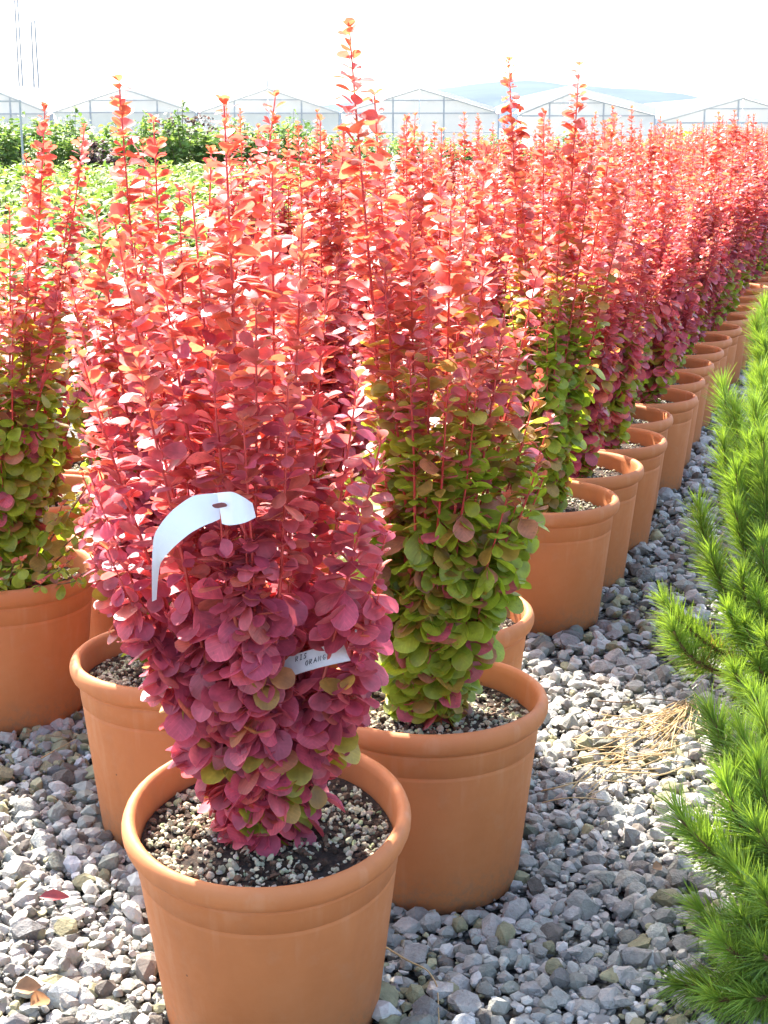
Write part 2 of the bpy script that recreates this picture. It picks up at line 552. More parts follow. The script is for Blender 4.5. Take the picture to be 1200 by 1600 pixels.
OBOV = [(0.0, 0.018), (0.11, 0.045), (0.28, 0.20), (0.50, 0.345), (0.71, 0.385), (0.88, 0.29), (0.97, 0.14), (1.0, 0.04)]
OBOV_LOW = [(0.0, 0.02), (0.3, 0.20), (0.7, 0.38), (1.0, 0.14)]
LANCE = [(0.0, 0.02), (0.25, 0.13), (0.55, 0.16), (0.85, 0.08), (1.0, 0.01)]
BROAD = [(0.0, 0.03), (0.2, 0.25), (0.5, 0.36), (0.8, 0.2), (1.0, 0.02)]
T_NEAR = [leaf_template(OBOV, 0.45, 0.22, 0.15, 0.95), leaf_template(OBOV, -0.12, 0.5, 0.1, 1.0), leaf_template(OBOV, 0.18, 0.16, 0.0), leaf_template(OBOV, 0.05, 0.30, 0.12, 1.12), leaf_template(OBOV, 0.32, 0.05, -0.1, 0.92),
          leaf_template(OBOV, 0.10, 0.40, -0.2, 1.05), leaf_template(OBOV, 0.22, -0.10, 0.2, 1.15)]
T_FAR = [leaf_template(OBOV_LOW, 0.18, 0.16), leaf_template(OBOV_LOW, 0.06, 0.32, 0.1, 1.1), leaf_template(OBOV_LOW, 0.3, 0.0, -0.1)]
T_LANCE = [leaf_template(LANCE, 0.3, 0.35), leaf_template(LANCE, 0.2, 0.6, 0.2, 1.15)]
T_BROAD = [leaf_template(BROAD, 0.25, 0.3), leaf_template(BROAD, 0.1, 0.5, 0.2)]

def unit(a):
    return a / (np.linalg.norm(a, axis=-1, keepdims=True) + 1e-12)

class Leaves:
    """arrays of leaf frames"""
    def __init__(self): self.o, self.d, self.n, self.s, self.c, self.t = [], [], [], [], [], []
    def add(self, o, d, n, s, c, stem): 
        self.o.append(o); self.d.append(d); self.n.append(n); self.s.append(s); self.c.append(c); self.t.append(stem)
    def done(self):
        self.o = np.array(self.o); self.d = unit(np.array(self.d)); n = np.array(self.n)
        n = n - (n * self.d).sum(1)[:, None] * self.d
        self.n = unit(n); self.b = np.cross(self.n, self.d); self.s = np.array(self.s); self.c = np.clip(np.array(self.c), 0.004, 0.95); self.t = np.array(self.t)
        return self
    def keep(self, mask):
        for k in ('o', 'd', 'n', 'b', 's', 'c', 't'):
            setattr(self, k, getattr(self, k)[mask])
        return self

def leaves_mesh(name, L, idx, templates, mat, rng):
    parts = []
    which = rng.integers(0, len(templates), len(idx))
    for k, (TV, TF, TE) in enumerate(templates):
        ii = idx[which == k]
        if len(ii) == 0:
            continue
        V = L.o[ii][:, None, :] + L.s[ii][:, None, None] * (TV[None, :, 0:1] * L.d[ii][:, None, :] + TV[None, :, 1:2] * L.b[ii][:, None, :] + TV[None, :, 2:3] * L.n[ii][:, None, :])
        m, nv = len(ii), len(TV)
        F = (TF[None] + (np.arange(m) * nv)[:, None, None]).reshape(-1, 4)
        parts.append((V.reshape(-1, 3), F, np.repeat(L.c[ii], nv, 0), np.tile(TE, m)))
    V, F, C, E = merge(parts)
    return make_mesh(name, V, F, mat, C, E, smooth=True)

# ------------------------------------------------------------------ barberry
HP = 0.269                     # rim height over the ground
SOIL_Z = 0.232
RED_TOP = np.array((0.55, 0.100, 0.100))
ORANGE = np.array((0.58, 0.160, 0.085))
ROSE = np.array((0.55, 0.108, 0.145))
WINE = np.array((0.42, 0.066, 0.108))
GREEN = np.array((0.30, 0.345, 0.030))
OLIVE = np.array((0.37, 0.235, 0.05))

def stem_path(base, top, rng, n=12):
    t = np.linspace(0, 1, n)
    lat = 1 - (1 - t) ** 1.08
    P = np.empty((n, 3))
    ph = rng.uniform(0, 6.28, 2)
    wob = 0.005 * np.sin(t[:, None] * np.array((5.1, 6.3)) + ph) * np.sin(math.pi * np.minimum(t * 1.4, 1))[:, None]
    P[:, :2] = base[:2] + (top[:2] - base[:2]) * lat[:, None] + wob
    P[:, 2] = base[2] + (top[2] - base[2]) * t
    return P

def gen_barberry(rng, tops, green_h=0.25, green=0.6, wine=0.4, low=14, leaf=0.028, low_r=0.10, ztop=0.5, base_r=0.022, step=0.0165):
    """tops: (dx,dy,z over soil). Returns stem paths and leaf frames in pot-local coordinates (z from the ground)."""
    L = Leaves(); stems = []
    all_tops = [(np.array(tp, float), 'main') for tp in tops]
    for i in range(low):
        a = rng.uniform(0, 6.283); z = rng.uniform(0.06, 0.46); r = low_r * rng.uniform(0.35, 1.0) * (0.20 + 0.80 * min(1.0, z / 0.34))
        all_tops.append((np.array((r * math.cos(a), r * math.sin(a), z)), 'low'))
    for si, (tp, kind) in enumerate(all_tops):
        a = math.atan2(tp[1], tp[0]) + rng.normal(0, 0.4)
        br = base_r * rng.uniform(0.2, 1.0)
        base = np.array((br * math.cos(a), br * math.sin(a), SOIL_Z - 0.008))
        top = np.array((tp[0], tp[1], SOIL_Z + tp[2]))
        P = stem_path(base, top, rng)
        H = tp[2]
        r0 = 0.0021 + 0.0024 * min(H, 0.8)
        rad = np.linspace(r0, 0.0009, len(P))
        stems.append((P, rad, H))
        seg = np.linalg.norm(np.diff(P, axis=0), axis=1)
        cum = np.concatenate([[0], np.cumsum(seg)])
        length = cum[-1]
        s = 0.035 if kind == 'main' else 0.03
        az = rng.uniform(0, 6.28)
        while s < length:
            f = s / length
            p = np.array([np.interp(s, cum, P[:, k]) for k in range(3)])
            hz = p[2] - SOIL_Z
            left = length - s
            tipf = min(1.0, left / 0.10)
            spike = hz > 0.50
            k = int(rng.integers(4, 8)) if not spike else int(rng.integers(4, 7))
            if left < 0.03: k = 3
            if kind == 'main' and hz < 0.10: k = 2
            for j in range(k):
                az += 2.4 + rng.normal(0, 0.35)
                size = leaf * rng.uniform(0.58, 1.30) * (0.45 + 0.55 * tipf)
                if hz < 0.30: size *= 1.16
                else: size *= 0.86
                if hz < 0.30:
                    el = rng.normal(-0.35, 0.38)
                elif tipf < 0.5:
                    el = rng.normal(0.75, 0.3)
                else:
                    el = rng.normal(0.30, 0.33)
                rad_d = np.array((math.cos(az), math.sin(az), 0.0))
                d = math.cos(el) * rad_d + np.array((0, 0, math.sin(el)))
                up = np.array((0, 0, 1.0)) + (0.55 * rad_d if hz < 0.30 else 0.0)
                side = np.cross(d, (0, 0, 1.0))
                n = up + side * rng.normal(0, 0.45)
                # colour of the leaf itself: young orange-red on the shoots, wine or green on the old wood
                g = 1.0 / (1.0 + math.exp((hz - green_h) / 0.05))
                u = rng.random()
                young = np.clip((hz - 0.25) / 0.35, 0, 1)
                redc = ROSE * (1 - young) + RED_TOP * young
                if u < 0.14 + 0.36 * young: redc = redc * 0.45 + ORANGE * 0.55
                if rng.random() < wine * (1 - young): redc = WINE * rng.uniform(0.9, 1.3)
                if rng.random() < g * green:
                    v = rng.random()
                    turn = min(1.0, max(0.0, (hz - green_h + 0.10) / 0.22))
                    c = GREEN if v < 0.70 else (OLIVE if v < 0.91 else 0.5 * OLIVE + 0.5 * redc)
                    c = c * (1 - 0.8 * turn) + (ORANGE * 0.75 + OLIVE * 0.25) * 0.8 * turn
                else:
                    c = redc
                c = c * rng.uniform(0.78, 1.22)
                L.add(p + rad_d * 0.002, d, n, size, c, si)
            s += step * rng.uniform(0.8, 1.25) * (1.0 if hz < 0.30 else (0.84 if not spike else 0.74))
        # terminal tuft
        for j in range(4):
            az += 2.4
            rad_d = np.array((math.cos(az), math.sin(az), 0.0))
            L.add(P[-1], rad_d * 0.5 + np.array((0, 0, 0.9)), rad_d * -0.5 + np.array((0, 0, 0.6)), leaf * rng.uniform(0.3, 0.5), ORANGE * 0.6 + RED_TOP * 0.4, si)
    return stems, L.done()

def stem_geo(P, rad, H):
    V, F = tube(P, rad, 5)
    hz = V[:, 2] - SOIL_Z
    k = np.clip((hz - 0.06) / 0.22, 0, 1)[:, None]
    C = np.array((0.16, 0.075, 0.045)) * (1 - k) + np.array((0.55, 0.06, 0.05)) * k
    return V, F, C, None

# pot meshes
BODY = [(0.0, 0.006), (0.112, 0.006), (0.119, 0.006), (0.1225, 0.010), (0.1424, 0.200), (0.1428, 0.2040), (0.1418, 0.2055), (0.1420, 0.2068), (0.1438, 0.2080), (0.1460, 0.2330)]
RIM = [(0.1460, 0.2330), (0.1450, 0.2350), (0.1454, 0.2368), (0.1500, 0.2395), (0.1550, 0.2440), (0.1576, 0.2510), (0.1578, 0.2580), (0.1555, 0.2645), (0.1510, 0.2685),
       (0.1465, 0.2680), (0.1430, 0.2640), (0.1415, 0.2560), (0.1395, 0.2300), (0.1370, 0.1900)]
def pot_meshes():
    V, F = lathe(BODY); a = make_mesh('pot', V, F, M_POT, smooth=True)
    V, F = lathe(RIM); b = make_mesh('rim', V, F, M_POT, smooth=True)
    return a, b
POT_ME, RIM_ME = pot_meshes()

def hull_templates(n, pts, flat, rng):
    out = []
    for i in range(n):
        bm = bmesh.new()
        P = rng.normal(size=(pts, 3)); P = unit(P) * rng.uniform(0.82, 1.0, (pts, 1))
        P *= np.array((0.5, 0.5 * rng.uniform(0.65, 0.95), 0.5 * rng.uniform(*flat)))
        for p in P: bm.verts.new(p)
        r = bmesh.ops.convex_hull(bm, input=bm.verts[:])
        junk = [g for g in r['geom_interior'] if isinstance(g, bmesh.types.BMVert)]
        if junk: bmesh.ops.delete(bm, geom=junk, context='VERTS')
        bmesh.ops.triangulate(bm, faces=bm.faces[:])
        bmesh.ops.recalc_face_normals(bm, faces=bm.faces[:])
        bm.verts.index_update()
        V = np.array([v.co[:] for v in bm.verts]); F = np.array([[v.index for v in f.verts] for f in bm.faces])
        bm.free()
        out.append((V, F))
    return out
STONES = hull_templates(14, 24, (0.45, 0.72), NPR)

def rand_rot(rng, n, tilt=0.6):
    """n rotation matrices: free yaw, limited tilt"""
    yaw = rng.uniform(0, 6.283, n); ax = rng.uniform(0, 6.283, n); ti = rng.normal(0, tilt, n)
    cz, sz = np.cos(yaw), np.sin(yaw)
    Z = np.zeros(n); O = np.ones(n)
    Rz = np.stack([np.stack([cz, -sz, Z], -1), np.stack([sz, cz, Z], -1), np.stack([Z, Z, O], -1)], 1)
    k = np.stack([np.cos(ax), np.sin(ax), Z], -1)
    K = np.zeros((n, 3, 3))
    K[:, 0, 1], K[:, 0, 2], K[:, 1, 0], K[:, 1, 2], K[:, 2, 0], K[:, 2, 1] = -k[:, 2], k[:, 1], k[:, 2], -k[:, 0], -k[:, 1], k[:, 0]
    Rt = np.eye(3)[None] + np.sin(ti)[:, None, None] * K + (1 - np.cos(ti))[:, None, None] * (K @ K)
    return Rt @ Rz

def scatter_mesh(name, P, S, Rm, C, which, templates, mat):
    parts = []
    for k, (TV, TF) in enumerate(templates):
        ii = np.nonzero(which == k)[0]
        if len(ii) == 0: continue
        V = np.einsum('nij,vj->nvi', Rm[ii], TV) * S[ii][:, None, None] + P[ii][:, None, :]
        nv = len(TV)
        F = (TF[None] + (np.arange(len(ii)) * nv)[:, None, None]).reshape(-1, 3)
        parts.append((V.reshape(-1, 3), F, np.repeat(C[ii], nv, 0), None))
    V, F, C, _ = merge(parts)
    return make_mesh(name, V, F, mat, C)

def soil_z(x, y):
    return SOIL_Z + 0.004 * math.sin(x * 31 + 1.0) * math.sin(y * 27 + 0.4) + 0.010 * math.exp(-(x * x + y * y) / 0.0025)

def soil_mesh(rng):
    rings, seg = 12, 40
    V = [(0, 0, soil_z(0, 0))]; F = []
    for i in range(1, rings + 1):
        r = 0.1385 * i / rings
        for j in range(seg):
            a = 2 * math.pi * j / seg
            x, y = r * math.cos(a), r * math.sin(a)
            V.append((x, y, soil_z(x, y) + rng.normal(0, 0.0014) * (i < rings)))
    T = []
    for j in range(seg):
        T.append((0, 1 + j, 1 + (j + 1) % seg))
    for i in range(rings - 1):
        for j in range(seg):
            a, b = 1 + i * seg + j, 1 + i * seg + (j + 1) % seg
            c, d = a + seg, b + seg
            T += [(a, c, d), (a, d, b)]
    return make_mesh('soil', V, T, M_SOIL, smooth=True)

def grit(rng, n):
    r = 0.133 * np.sqrt(rng.uniform(0.02, 1, n)); a = rng.uniform(0, 6.283, n)
    clump = np.sin(r * np.cos(a) * 46 + 1.3) + np.sin(r * np.sin(a) * 39 + rng.uniform(0, 6)) + rng.normal(0, 0.7, n)
    m = clump > -1.5
    r, a = r[m], a[m]; n = len(r)
    S = np.clip(rng.lognormal(math.log(0.0066), 0.36, n), 0.003, 0.0135)
    P = np.stack([r * np.cos(a), r * np.sin(a), np.zeros(n)], -1)
    P[:, 2] = [soil_z(x, y) for x, y in P[:, :2]] + S * 0.22 + rng.uniform(0, 0.0015, n)
    C = np.array((0.56, 0.51, 0.35))[None] * rng.uniform(0.6, 1.3, (n, 1)) + rng.normal(0, 0.02, (n, 3))
    gr = rng.random(n) < 0.12
    C[gr] *= np.array((0.82, 0.95, 0.72))
    dk = rng.random(n) < 0.38
    C[dk] = np.array((0.11, 0.065, 0.038)) * rng.uniform(0.4, 1.8, (dk.sum(), 1))
    return P, S, rand_rot(rng, n, 0.9), np.clip(C, 0.01, 0.8), rng.integers(0, len(STONES), n)

STONE_O_ME = [make_mesh('stone', V, F, M_STONE_O) for V, F in STONES]
CHIP_O_ME = [make_mesh('pumice_chip', V, F, M_GRIT_O) for V, F in STONES]
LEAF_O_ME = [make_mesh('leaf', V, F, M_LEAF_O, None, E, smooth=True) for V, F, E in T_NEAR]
SOIL_ME = [soil_mesh(NPR) for _ in range(3)]
GRIT_ME = [scatter_mesh('grit', *grit(NPR, 900), STONES, M_GRIT_M) for _ in range(3)]

def add_pot(t, rng, unique_grit=0, variant=None):
    p = link('pot', POT_ME, t)
    link('rim', RIM_ME, p)
    k = int(rng.integers(0, 3)) if variant is None else variant
    s = link('soil', SOIL_ME[k], t)
    if unique_grit:
        P, S, Rm, C, W = grit(rng, 2300)
        order = np.argsort(-S)[:unique_grit]
        rest = np.setdiff1d(np.arange(len(S)), order)
        for i in order:
            o = link('pumice_chip', CHIP_O_ME[W[i]], s)
            M = np.eye(4); M[:3, :3] = Rm[i] * S[i]; M[:3, 3] = P[i]
            o.matrix_basis = Matrix(M.tolist()); o.color = (*C[i], 1)
        link('grit', scatter_mesh('grit', P[rest], S[rest], Rm[rest], C[rest], W[rest], STONES, M_GRIT_M), s, kind='stuff')
    else:
        link('grit', GRIT_ME[k], s, kind='stuff')
    return p

# regions of the two labels: leaves that would stand in front of them are pruned
def in_poly(px, py, poly):
    cx = sum(p[0] for p in poly) / len(poly); cy = sum(p[1] for p in poly) / len(poly)
    inside = np.zeros(len(px), bool); j = len(poly) - 1
    for i in range(len(poly)):
        xi, yi = poly[i]; xj, yj = poly[j]
        c = ((yi > py) != (yj > py)) & (px < (xj - xi) * (py - yi) / (yj - yi + 1e-9) + xi)
        inside ^= c; j = i
    return inside

def near_plant(name_label, pos, tops_px, rng, n_obj, extra=(), unique_grit=0, tilt=(0, 0), **kw):
    t = thing('potted_barberry', name_label, 'potted shrub', (pos[0], pos[1], 0), 0, 'potted barberries in the bed')
    pot = add_pot(t, rng, unique_grit)
    if tilt[0]:                      # the pot stands a little askew on the gravel, leaning to the viewer
        for ch in [c for c in t.children if c.name.split('.')[0] in ('pot', 'soil')]:
            ch.rotation_euler = (tilt[0], tilt[1], 0)
            ch.location = (0, 0.262 * math.sin(tilt[0]) * 0.85, 0.006)
    tops = []
    for px, py, dY in tops_px:
        w = at_y(px, py, pos[1] + dY)
        tops.append((w[0] - pos[0], dY, w[2] - SOIL_Z))
    tops += list(extra)
    stems, L = gen_barberry(rng, tops, **kw)
    world = L.o + L.d * (L.s * 0.6)[:, None] + np.array((pos[0], pos[1], 0))
    px, py, zc = project(world)
    keep = np.ones(len(px), bool)
    for poly, Y in TAG_ZONES:
        for f in (0.1, 0.5, 0.95):
            w2 = L.o + L.d * (L.s * f)[:, None] + np.array((pos[0], pos[1], 0))
            qx, qy, _ = project(w2)
            for ox, oy in ((0, 0), (15, 0), (-15, 0), (0, 13), (0, -8)):
                keep &= ~(in_poly(qx + ox, qy + oy, poly) & (w2[:, 1] < Y))
    # nothing grows below the soil or through the rim
    rr = np.hypot(world[:, 0] - pos[0], world[:, 1] - pos[1])
    keep &= ~((world[:, 2] < HP + 0.004) & (rr > 0.118) & (rr < 0.172)) & (world[:, 2] > SOIL_Z + 0.004)
    L.keep(keep); px, py, zc = px[keep], py[keep], zc[keep]
    inv = (px > -20) & (px < 1220) & (py > -20) & (py < 1620)
    score = L.s / zc - 0.004 * (zc - zc.min()) / 0.1 + np.where(inv, 0, -9)
    order = np.argsort(-score)
    single = order[:n_obj]
    rest = order[n_obj:]
    stem_objs = []
    for P, rad, H in stems:
        V, F, C, _ = stem_geo(P, rad, H)
        stem_objs.append(link('stem', make_mesh('stem', V, F, M_STEM, C, smooth=True), t))
    tpl = rng.integers(0, len(LEAF_O_ME), len(single))
    for k, i in enumerate(single):
        o = link('leaf', LEAF_O_ME[tpl[k]], stem_objs[L.t[i]])
        M = np.eye(4)
        M[:3, 0], M[:3, 1], M[:3, 2], M[:3, 3] = L.d[i] * L.s[i], L.b[i] * L.s[i], L.n[i] * L.s[i], L.o[i]
        o.matrix_basis = Matrix(M.tolist())
        o.color = (*L.c[i], 1)
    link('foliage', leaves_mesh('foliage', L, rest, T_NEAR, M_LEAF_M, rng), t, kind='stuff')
    return t

def rand_tops(rng, n=10, r=0.115, lo=0.44, hi=0.62, spikes=2):
    out = []
    for i in range(n):
        a = rng.uniform(0, 6.283); q = r * math.sqrt(rng.uniform(0.03, 1))
        out.append((q * math.cos(a), q * math.sin(a), rng.uniform(lo, hi) - 0.6 * max(0, q - 0.07)))
    for i in range(spikes):
        a = rng.uniform(0, 6.283); q = r * 0.6 * math.sqrt(rng.random())
        out.append((q * math.cos(a), q * math.sin(a), rng.uniform(0.64, 0.80)))
    return out

def rim_at(px, py):
    w = at_z(px, py, HP - 0.010)
    return np.array((w[0], w[1]))

pF, p2, p3, p4 = rim_at(418, 1273), rim_at(670, 1090), rim_at(676, 957), rim_at(846, 780)
pL1, pL0 = rim_at(285, 1028), rim_at(8, 892)
TAG_ZONES = [([(238, 948), (234, 860), (262, 800), (300, 776), (330, 782), (352, 790), (395, 786), (404, 822), (352, 828), (300, 845), (262, 885)], pF[1] - 0.07),
             ([(452, 1024), (522, 1008), (526, 1042), (456, 1058)], pF[1] + 0.0)]
ROW_A = R(17.9)
U = np.array((math.sin(ROW_A), math.cos(ROW_A)))
NRM = np.array((math.cos(ROW_A), -math.sin(ROW_A)))
BED = []   # (x, y) of every pot placed

rngF = np.random.default_rng(11)
near_plant('barberry with wine-red lower leaves and white strap label, in the nearest terracotta pot', pF,
           [(350, 165, -0.02), (300, 300, 0.03), (425, 270, 0.05), (472, 345, -0.03), (512, 430, 0.03), (250, 400, 0.02), (180, 350, 0.05), (128, 560, 0.0),
            (595, 690, -0.05), (400, 480, -0.07), (330, 560, -0.07), (450, 600, -0.08), (215, 560, -0.05), (560, 590, 0.02), (380, 660, -0.09), (140, 740, 0.0), (168, 860, -0.02), (605, 830, -0.03), (592, 930, -0.03), (572, 1000, -0.05)],
           rngF, 300, unique_grit=230, green_h=0.13, green=0.28, wine=0.55, low=17, leaf=0.0290, low_r=0.085, tilt=(R(7.5), 0))
BED.append(pF)
near_plant('barberry with olive-green lower half and the tallest shoot, second pot beside the gravel path', p2,
           [(546, 44, -0.02), (585, 150, 0.05), (640, 330, -0.03), (705, 300, 0.0), (760, 380, -0.02), (845, 395, 0.0), (600, 420, -0.05), (670, 450, -0.08), (790, 480, -0.06),
            (740, 520, -0.1), (730, 300, 0.08), (560, 330, 0.05), (640, 560, -0.10), (700, 600, -0.11), (800, 560, 0.03)],
           np.random.default_rng(12), 300, extra=[(0.105, -0.05, 0.30), (0.14, -0.03, 0.33), (0.15, 0.0, 0.40), (0.13, -0.07, 0.36), (0.12, 0.04, 0.36), (0.09, -0.09, 0.32), (0.14, 0.03, 0.45), (-0.1, -0.07, 0.34)], unique_grit=200, green_h=0.44, green=0.94, wine=0.05, low=34, leaf=0.0285, low_r=0.125)
BED.append(p2)
near_plant('barberry mostly hidden behind the second pot, its dark soil showing at the rim', p3, [(600, 260, 0.0), (690, 240, 0.04), (760, 230, 0.0), (640, 300, 0.05), (720, 330, -0.05)],
           np.random.default_rng(13), 200, extra=rand_tops(np.random.default_rng(131), 7, spikes=0), green_h=0.3, green=0.8, wine=0.2, low=10, low_r=0.09)
BED.append(p3)
near_plant('barberry with bright green base standing behind a gap in the path-side row', p4, [(905, 103, 0.0), (795, 96, -0.02), (850, 178, 0.04), (960, 190, 0.05), (880, 250, -0.05), (925, 240, -0.03), (815, 280, -0.05), (985, 280, 0.0)],
           np.random.default_rng(14), 300, extra=rand_tops(np.random.default_rng(141), 6, spikes=0), green_h=0.46, green=0.95, wine=0.1, low=30, leaf=0.0275, low_r=0.095)
BED.append(p4)
near_plant('barberry with rose-red shoots in the pot behind and left of the nearest one', pL1, [(186, 128, 0.0), (240, 190, 0.05), (430, 152, 0.05), (330, 240, -0.02), (150, 330, -0.03), (280, 300, 0.0), (380, 310, -0.04), (105, 420, -0.02), (210, 380, -0.08), (330, 400, -0.08)],
           np.random.default_rng(15), 300, extra=[(-0.12, -0.04, 0.30), (-0.11, -0.07, 0.2), (-0.13, 0.0, 0.24), (-0.13, 0.05, 0.34), (-0.1, 0.08, 0.3)], unique_grit=120, green_h=0.12, green=0.4, wine=0.35, low=22, leaf=0.029)
BED.append(pL1)
near_plant('barberry with green base and drooping side twigs in the leftmost pot', pL0, [(70, 170, 0.0), (132, 200, 0.03), (15, 330, -0.03), (45, 400, -0.06), (110, 300, 0.0), (-40, 300, 0.0), (-60, 380, -0.05), (90, 440, -0.08), (20, 480, -0.1)],
           np.random.default_rng(16), 300, extra=[(0.13, -0.09, 0.07), (0.10, -0.11, 0.06), (0.14, -0.03, 0.09), (0.15, -0.06, 0.12), (0.12, -0.08, 0.16), (0.05, -0.14, 0.08), (-0.02, -0.14, 0.07), (0.16, 0.0, 0.2), (0.10, -0.17, 0.055), (0.15, -0.14, 0.052), (0.03, -0.18, 0.06), (0.18, -0.08, 0.055), (0.13, -0.15, 0.075), (0.07, -0.16, 0.09), (0.17, -0.12, 0.06), (0.0, -0.16, 0.055)], green_h=0.42, green=0.94, wine=0.05, low=36, leaf=0.028, low_r=0.135)
BED.append(pL0)

# the rest of the bed
rowpos = []
rb = np.random.default_rng(21)
u4 = float(p4 @ U)
for k in range(1, 90):                                # path-side row beyond the gap
    rowpos.append((1, k, p4 + U * (0.3135 * k) + NRM * rb.normal(0, 0.008)))
START = {2: 1.82 + 0.34, 3: 2.12 + 0.33, 4: 2.30, 5: 4.60}
NOFF = {2: -0.915, 3: -1.27, 4: -1.62, 5: -1.96}
for r in range(2, 6):
    for k in range(90):
        u = START[r] + 0.335 * k + rb.normal(0, 0.02)
        rowpos.append((r, k, U * u + NRM * (NOFF[r] + rb.normal(0, 0.02))))
rowpos = [(r, k, p) for r, k, p in rowpos if all(np.hypot(*(p - q)) > 0.312 for q in BED)]
def in_view(p):
    px, py, zc = project((p[0], p[1], 0.75))
    return zc > 0.5 and -130 < px < 1200 + 0.18 * FPX / zc and zc < 32
rowpos = [x for x in rowpos if in_view(x[2])]
rowpos.sort(key=lambda x: x[2][1])

ORD = ['second', 'third', 'fourth', 'fifth', 'sixth', 'seventh', 'eighth', 'ninth', 'tenth']
variants = []
def far_variant(rng):
    stems, L = gen_barberry(rng, rand_tops(rng, 11, spikes=int(rng.integers(0, 4))), green_h=rng.uniform(0.12, 0.36), green=rng.uniform(0.4, 0.95), wine=rng.uniform(0.1, 0.5), low=15, low_r=0.085, leaf=0.0285, step=0.0185)
    me = leaves_mesh('foliage', L, np.arange(len(L.s)), T_FAR, M_LEAF_M, rng)
    V, F, C, _ = merge([stem_geo(*s) for s in stems])
    st = make_mesh('stems', V, F, M_STEM, C, smooth=True)
    return me, st
for i in range(9):
    variants.append(far_variant(np.random.default_rng(50 + i)))

count = 6
mass = []
near_in = 0
ROW_WORD = {2: 'second', 3: 'third', 4: 'fourth', 5: 'fifth'}
row_count = {2: 1, 3: 1, 4: 0, 5: 0}          # the pots already standing at the head of each row
NTH = ['first'] + ORD
for r, k, p in rowpos:
    zc = project((p[0], p[1], 0.5))[2]
    if r in row_count:
        row_count[r] += 1
    if r == 1 and k <= 9:
        rng = np.random.default_rng(300 + k)
        near_plant(f'potted barberry {ORD[k - 1]} behind the gap along the path-side row of pots', p, [], rng, 220 if k < 5 else 130,
                   extra=rand_tops(rng, 11, spikes=2 if k in (2, 4, 5) else 1), green_h=rng.uniform(0.12, 0.3), green=0.6, wine=0.2, low=18 if k < 3 else 30, low_r=0.10 if k < 3 else 0.155, leaf=0.028)
        count += 1
    elif zc < 4.3 and near_in < 16:
        near_in += 1
        rng = np.random.default_rng(400 + near_in)
        ppx = project((p[0], p[1], 0.8))[0]
        lowb = 0.10 * min(1.0, max(0.0, (560 - ppx) / 160))
        near_plant(f'orange-red barberry shoots, {NTH[row_count[r] - 1]} pot from the front in the {ROW_WORD[r]} row from the path', p, [], rng, 170,
                   extra=rand_tops(rng, 11, lo=0.40 - lowb, hi=0.60 - lowb, spikes=int(rng.integers(1, 4)) if lowb < 0.05 else int(rng.integers(0, 2))), green_h=rng.uniform(0.12, 0.36), green=0.7, wine=0.25, low=10, leaf=0.028)
        count += 1
    elif count < 300:
        me, st = variants[int(rb.integers(0, len(variants)))]
        lab = 'small distant potted barberry at the path edge, towards the far end of its row' if r == 1 else 'distant potted barberry in the receding red bed, only its leafy top showing'
        t = thing('potted_barberry', lab, 'potted shrub', (p[0], p[1], 0), rb.uniform(0, 6.28), 'distant barberries at path edge' if r == 1 else 'distant barberries inside the bed')
        s = rb.uniform(0.93, 1.07)
        if r == 1:
            add_pot(t, rb)
        else:
            q = link('pot', POT_ME, t); link('rim', RIM_ME, q); link('soil', SOIL_ME[0], t)
        f = link('foliage', me, t, kind='stuff'); g = link('stems', st, t, kind='stuff')
        w_ = rb.uniform(1.2, 1.45) if r == 1 else 1.0
        f.scale = g.scale = (w_, w_, s)
        count += 1
    else:
        mass.append(p)

if mass:
    rng = np.random.default_rng(77)
    parts = []
    for p in mass:
        L = Leaves()
        for i in range(260):
            a = rng.uniform(0, 6.28); q = 0.13 * math.sqrt(rng.random()); z = SOIL_Z + 0.55 * rng.random() ** 0.7 - 0.4 * q + (0.2 * rng.random() if rng.random() < 0.06 else 0)
            d = np.array((math.cos(a), math.sin(a), rng.normal(0.3, 0.4)))
            c = (RED_TOP if rng.random() < 0.6 else ROSE) * rng.uniform(0.75, 1.2)
            L.add(np.array((p[0] + q * math.cos(a), p[1] + q * math.sin(a), z)), d, np.array((0, 0, 1.0)) + rng.normal(0, 0.4, 3), 0.042, c, 0)
        L.done()
        which = np.arange(len(L.s))
        TV, TF, TE = T_FAR[0]
        V = L.o[:, None, :] + L.s[:, None, None] * (TV[None, :, 0:1] * L.d[:, None, :] + TV[None, :, 1:2] * L.b[:, None, :] + TV[None, :, 2:3] * L.n[:, None, :])
        F = (TF[None] + (np.arange(len(L.s)) * len(TV))[:, None, None]).reshape(-1, 4)
        parts.append((V.reshape(-1, 3), F, np.repeat(L.c, len(TV), 0), np.tile(TE, len(L.s))))
    V, F, C, E = merge(parts)
    o = link('barberry_bed_foliage', make_mesh('barberry_bed_foliage', V, F, M_LEAF_M, C, E, smooth=True), kind='stuff')
    tag(o, 'far end of the red barberry bed merging into one mass', 'foliage')

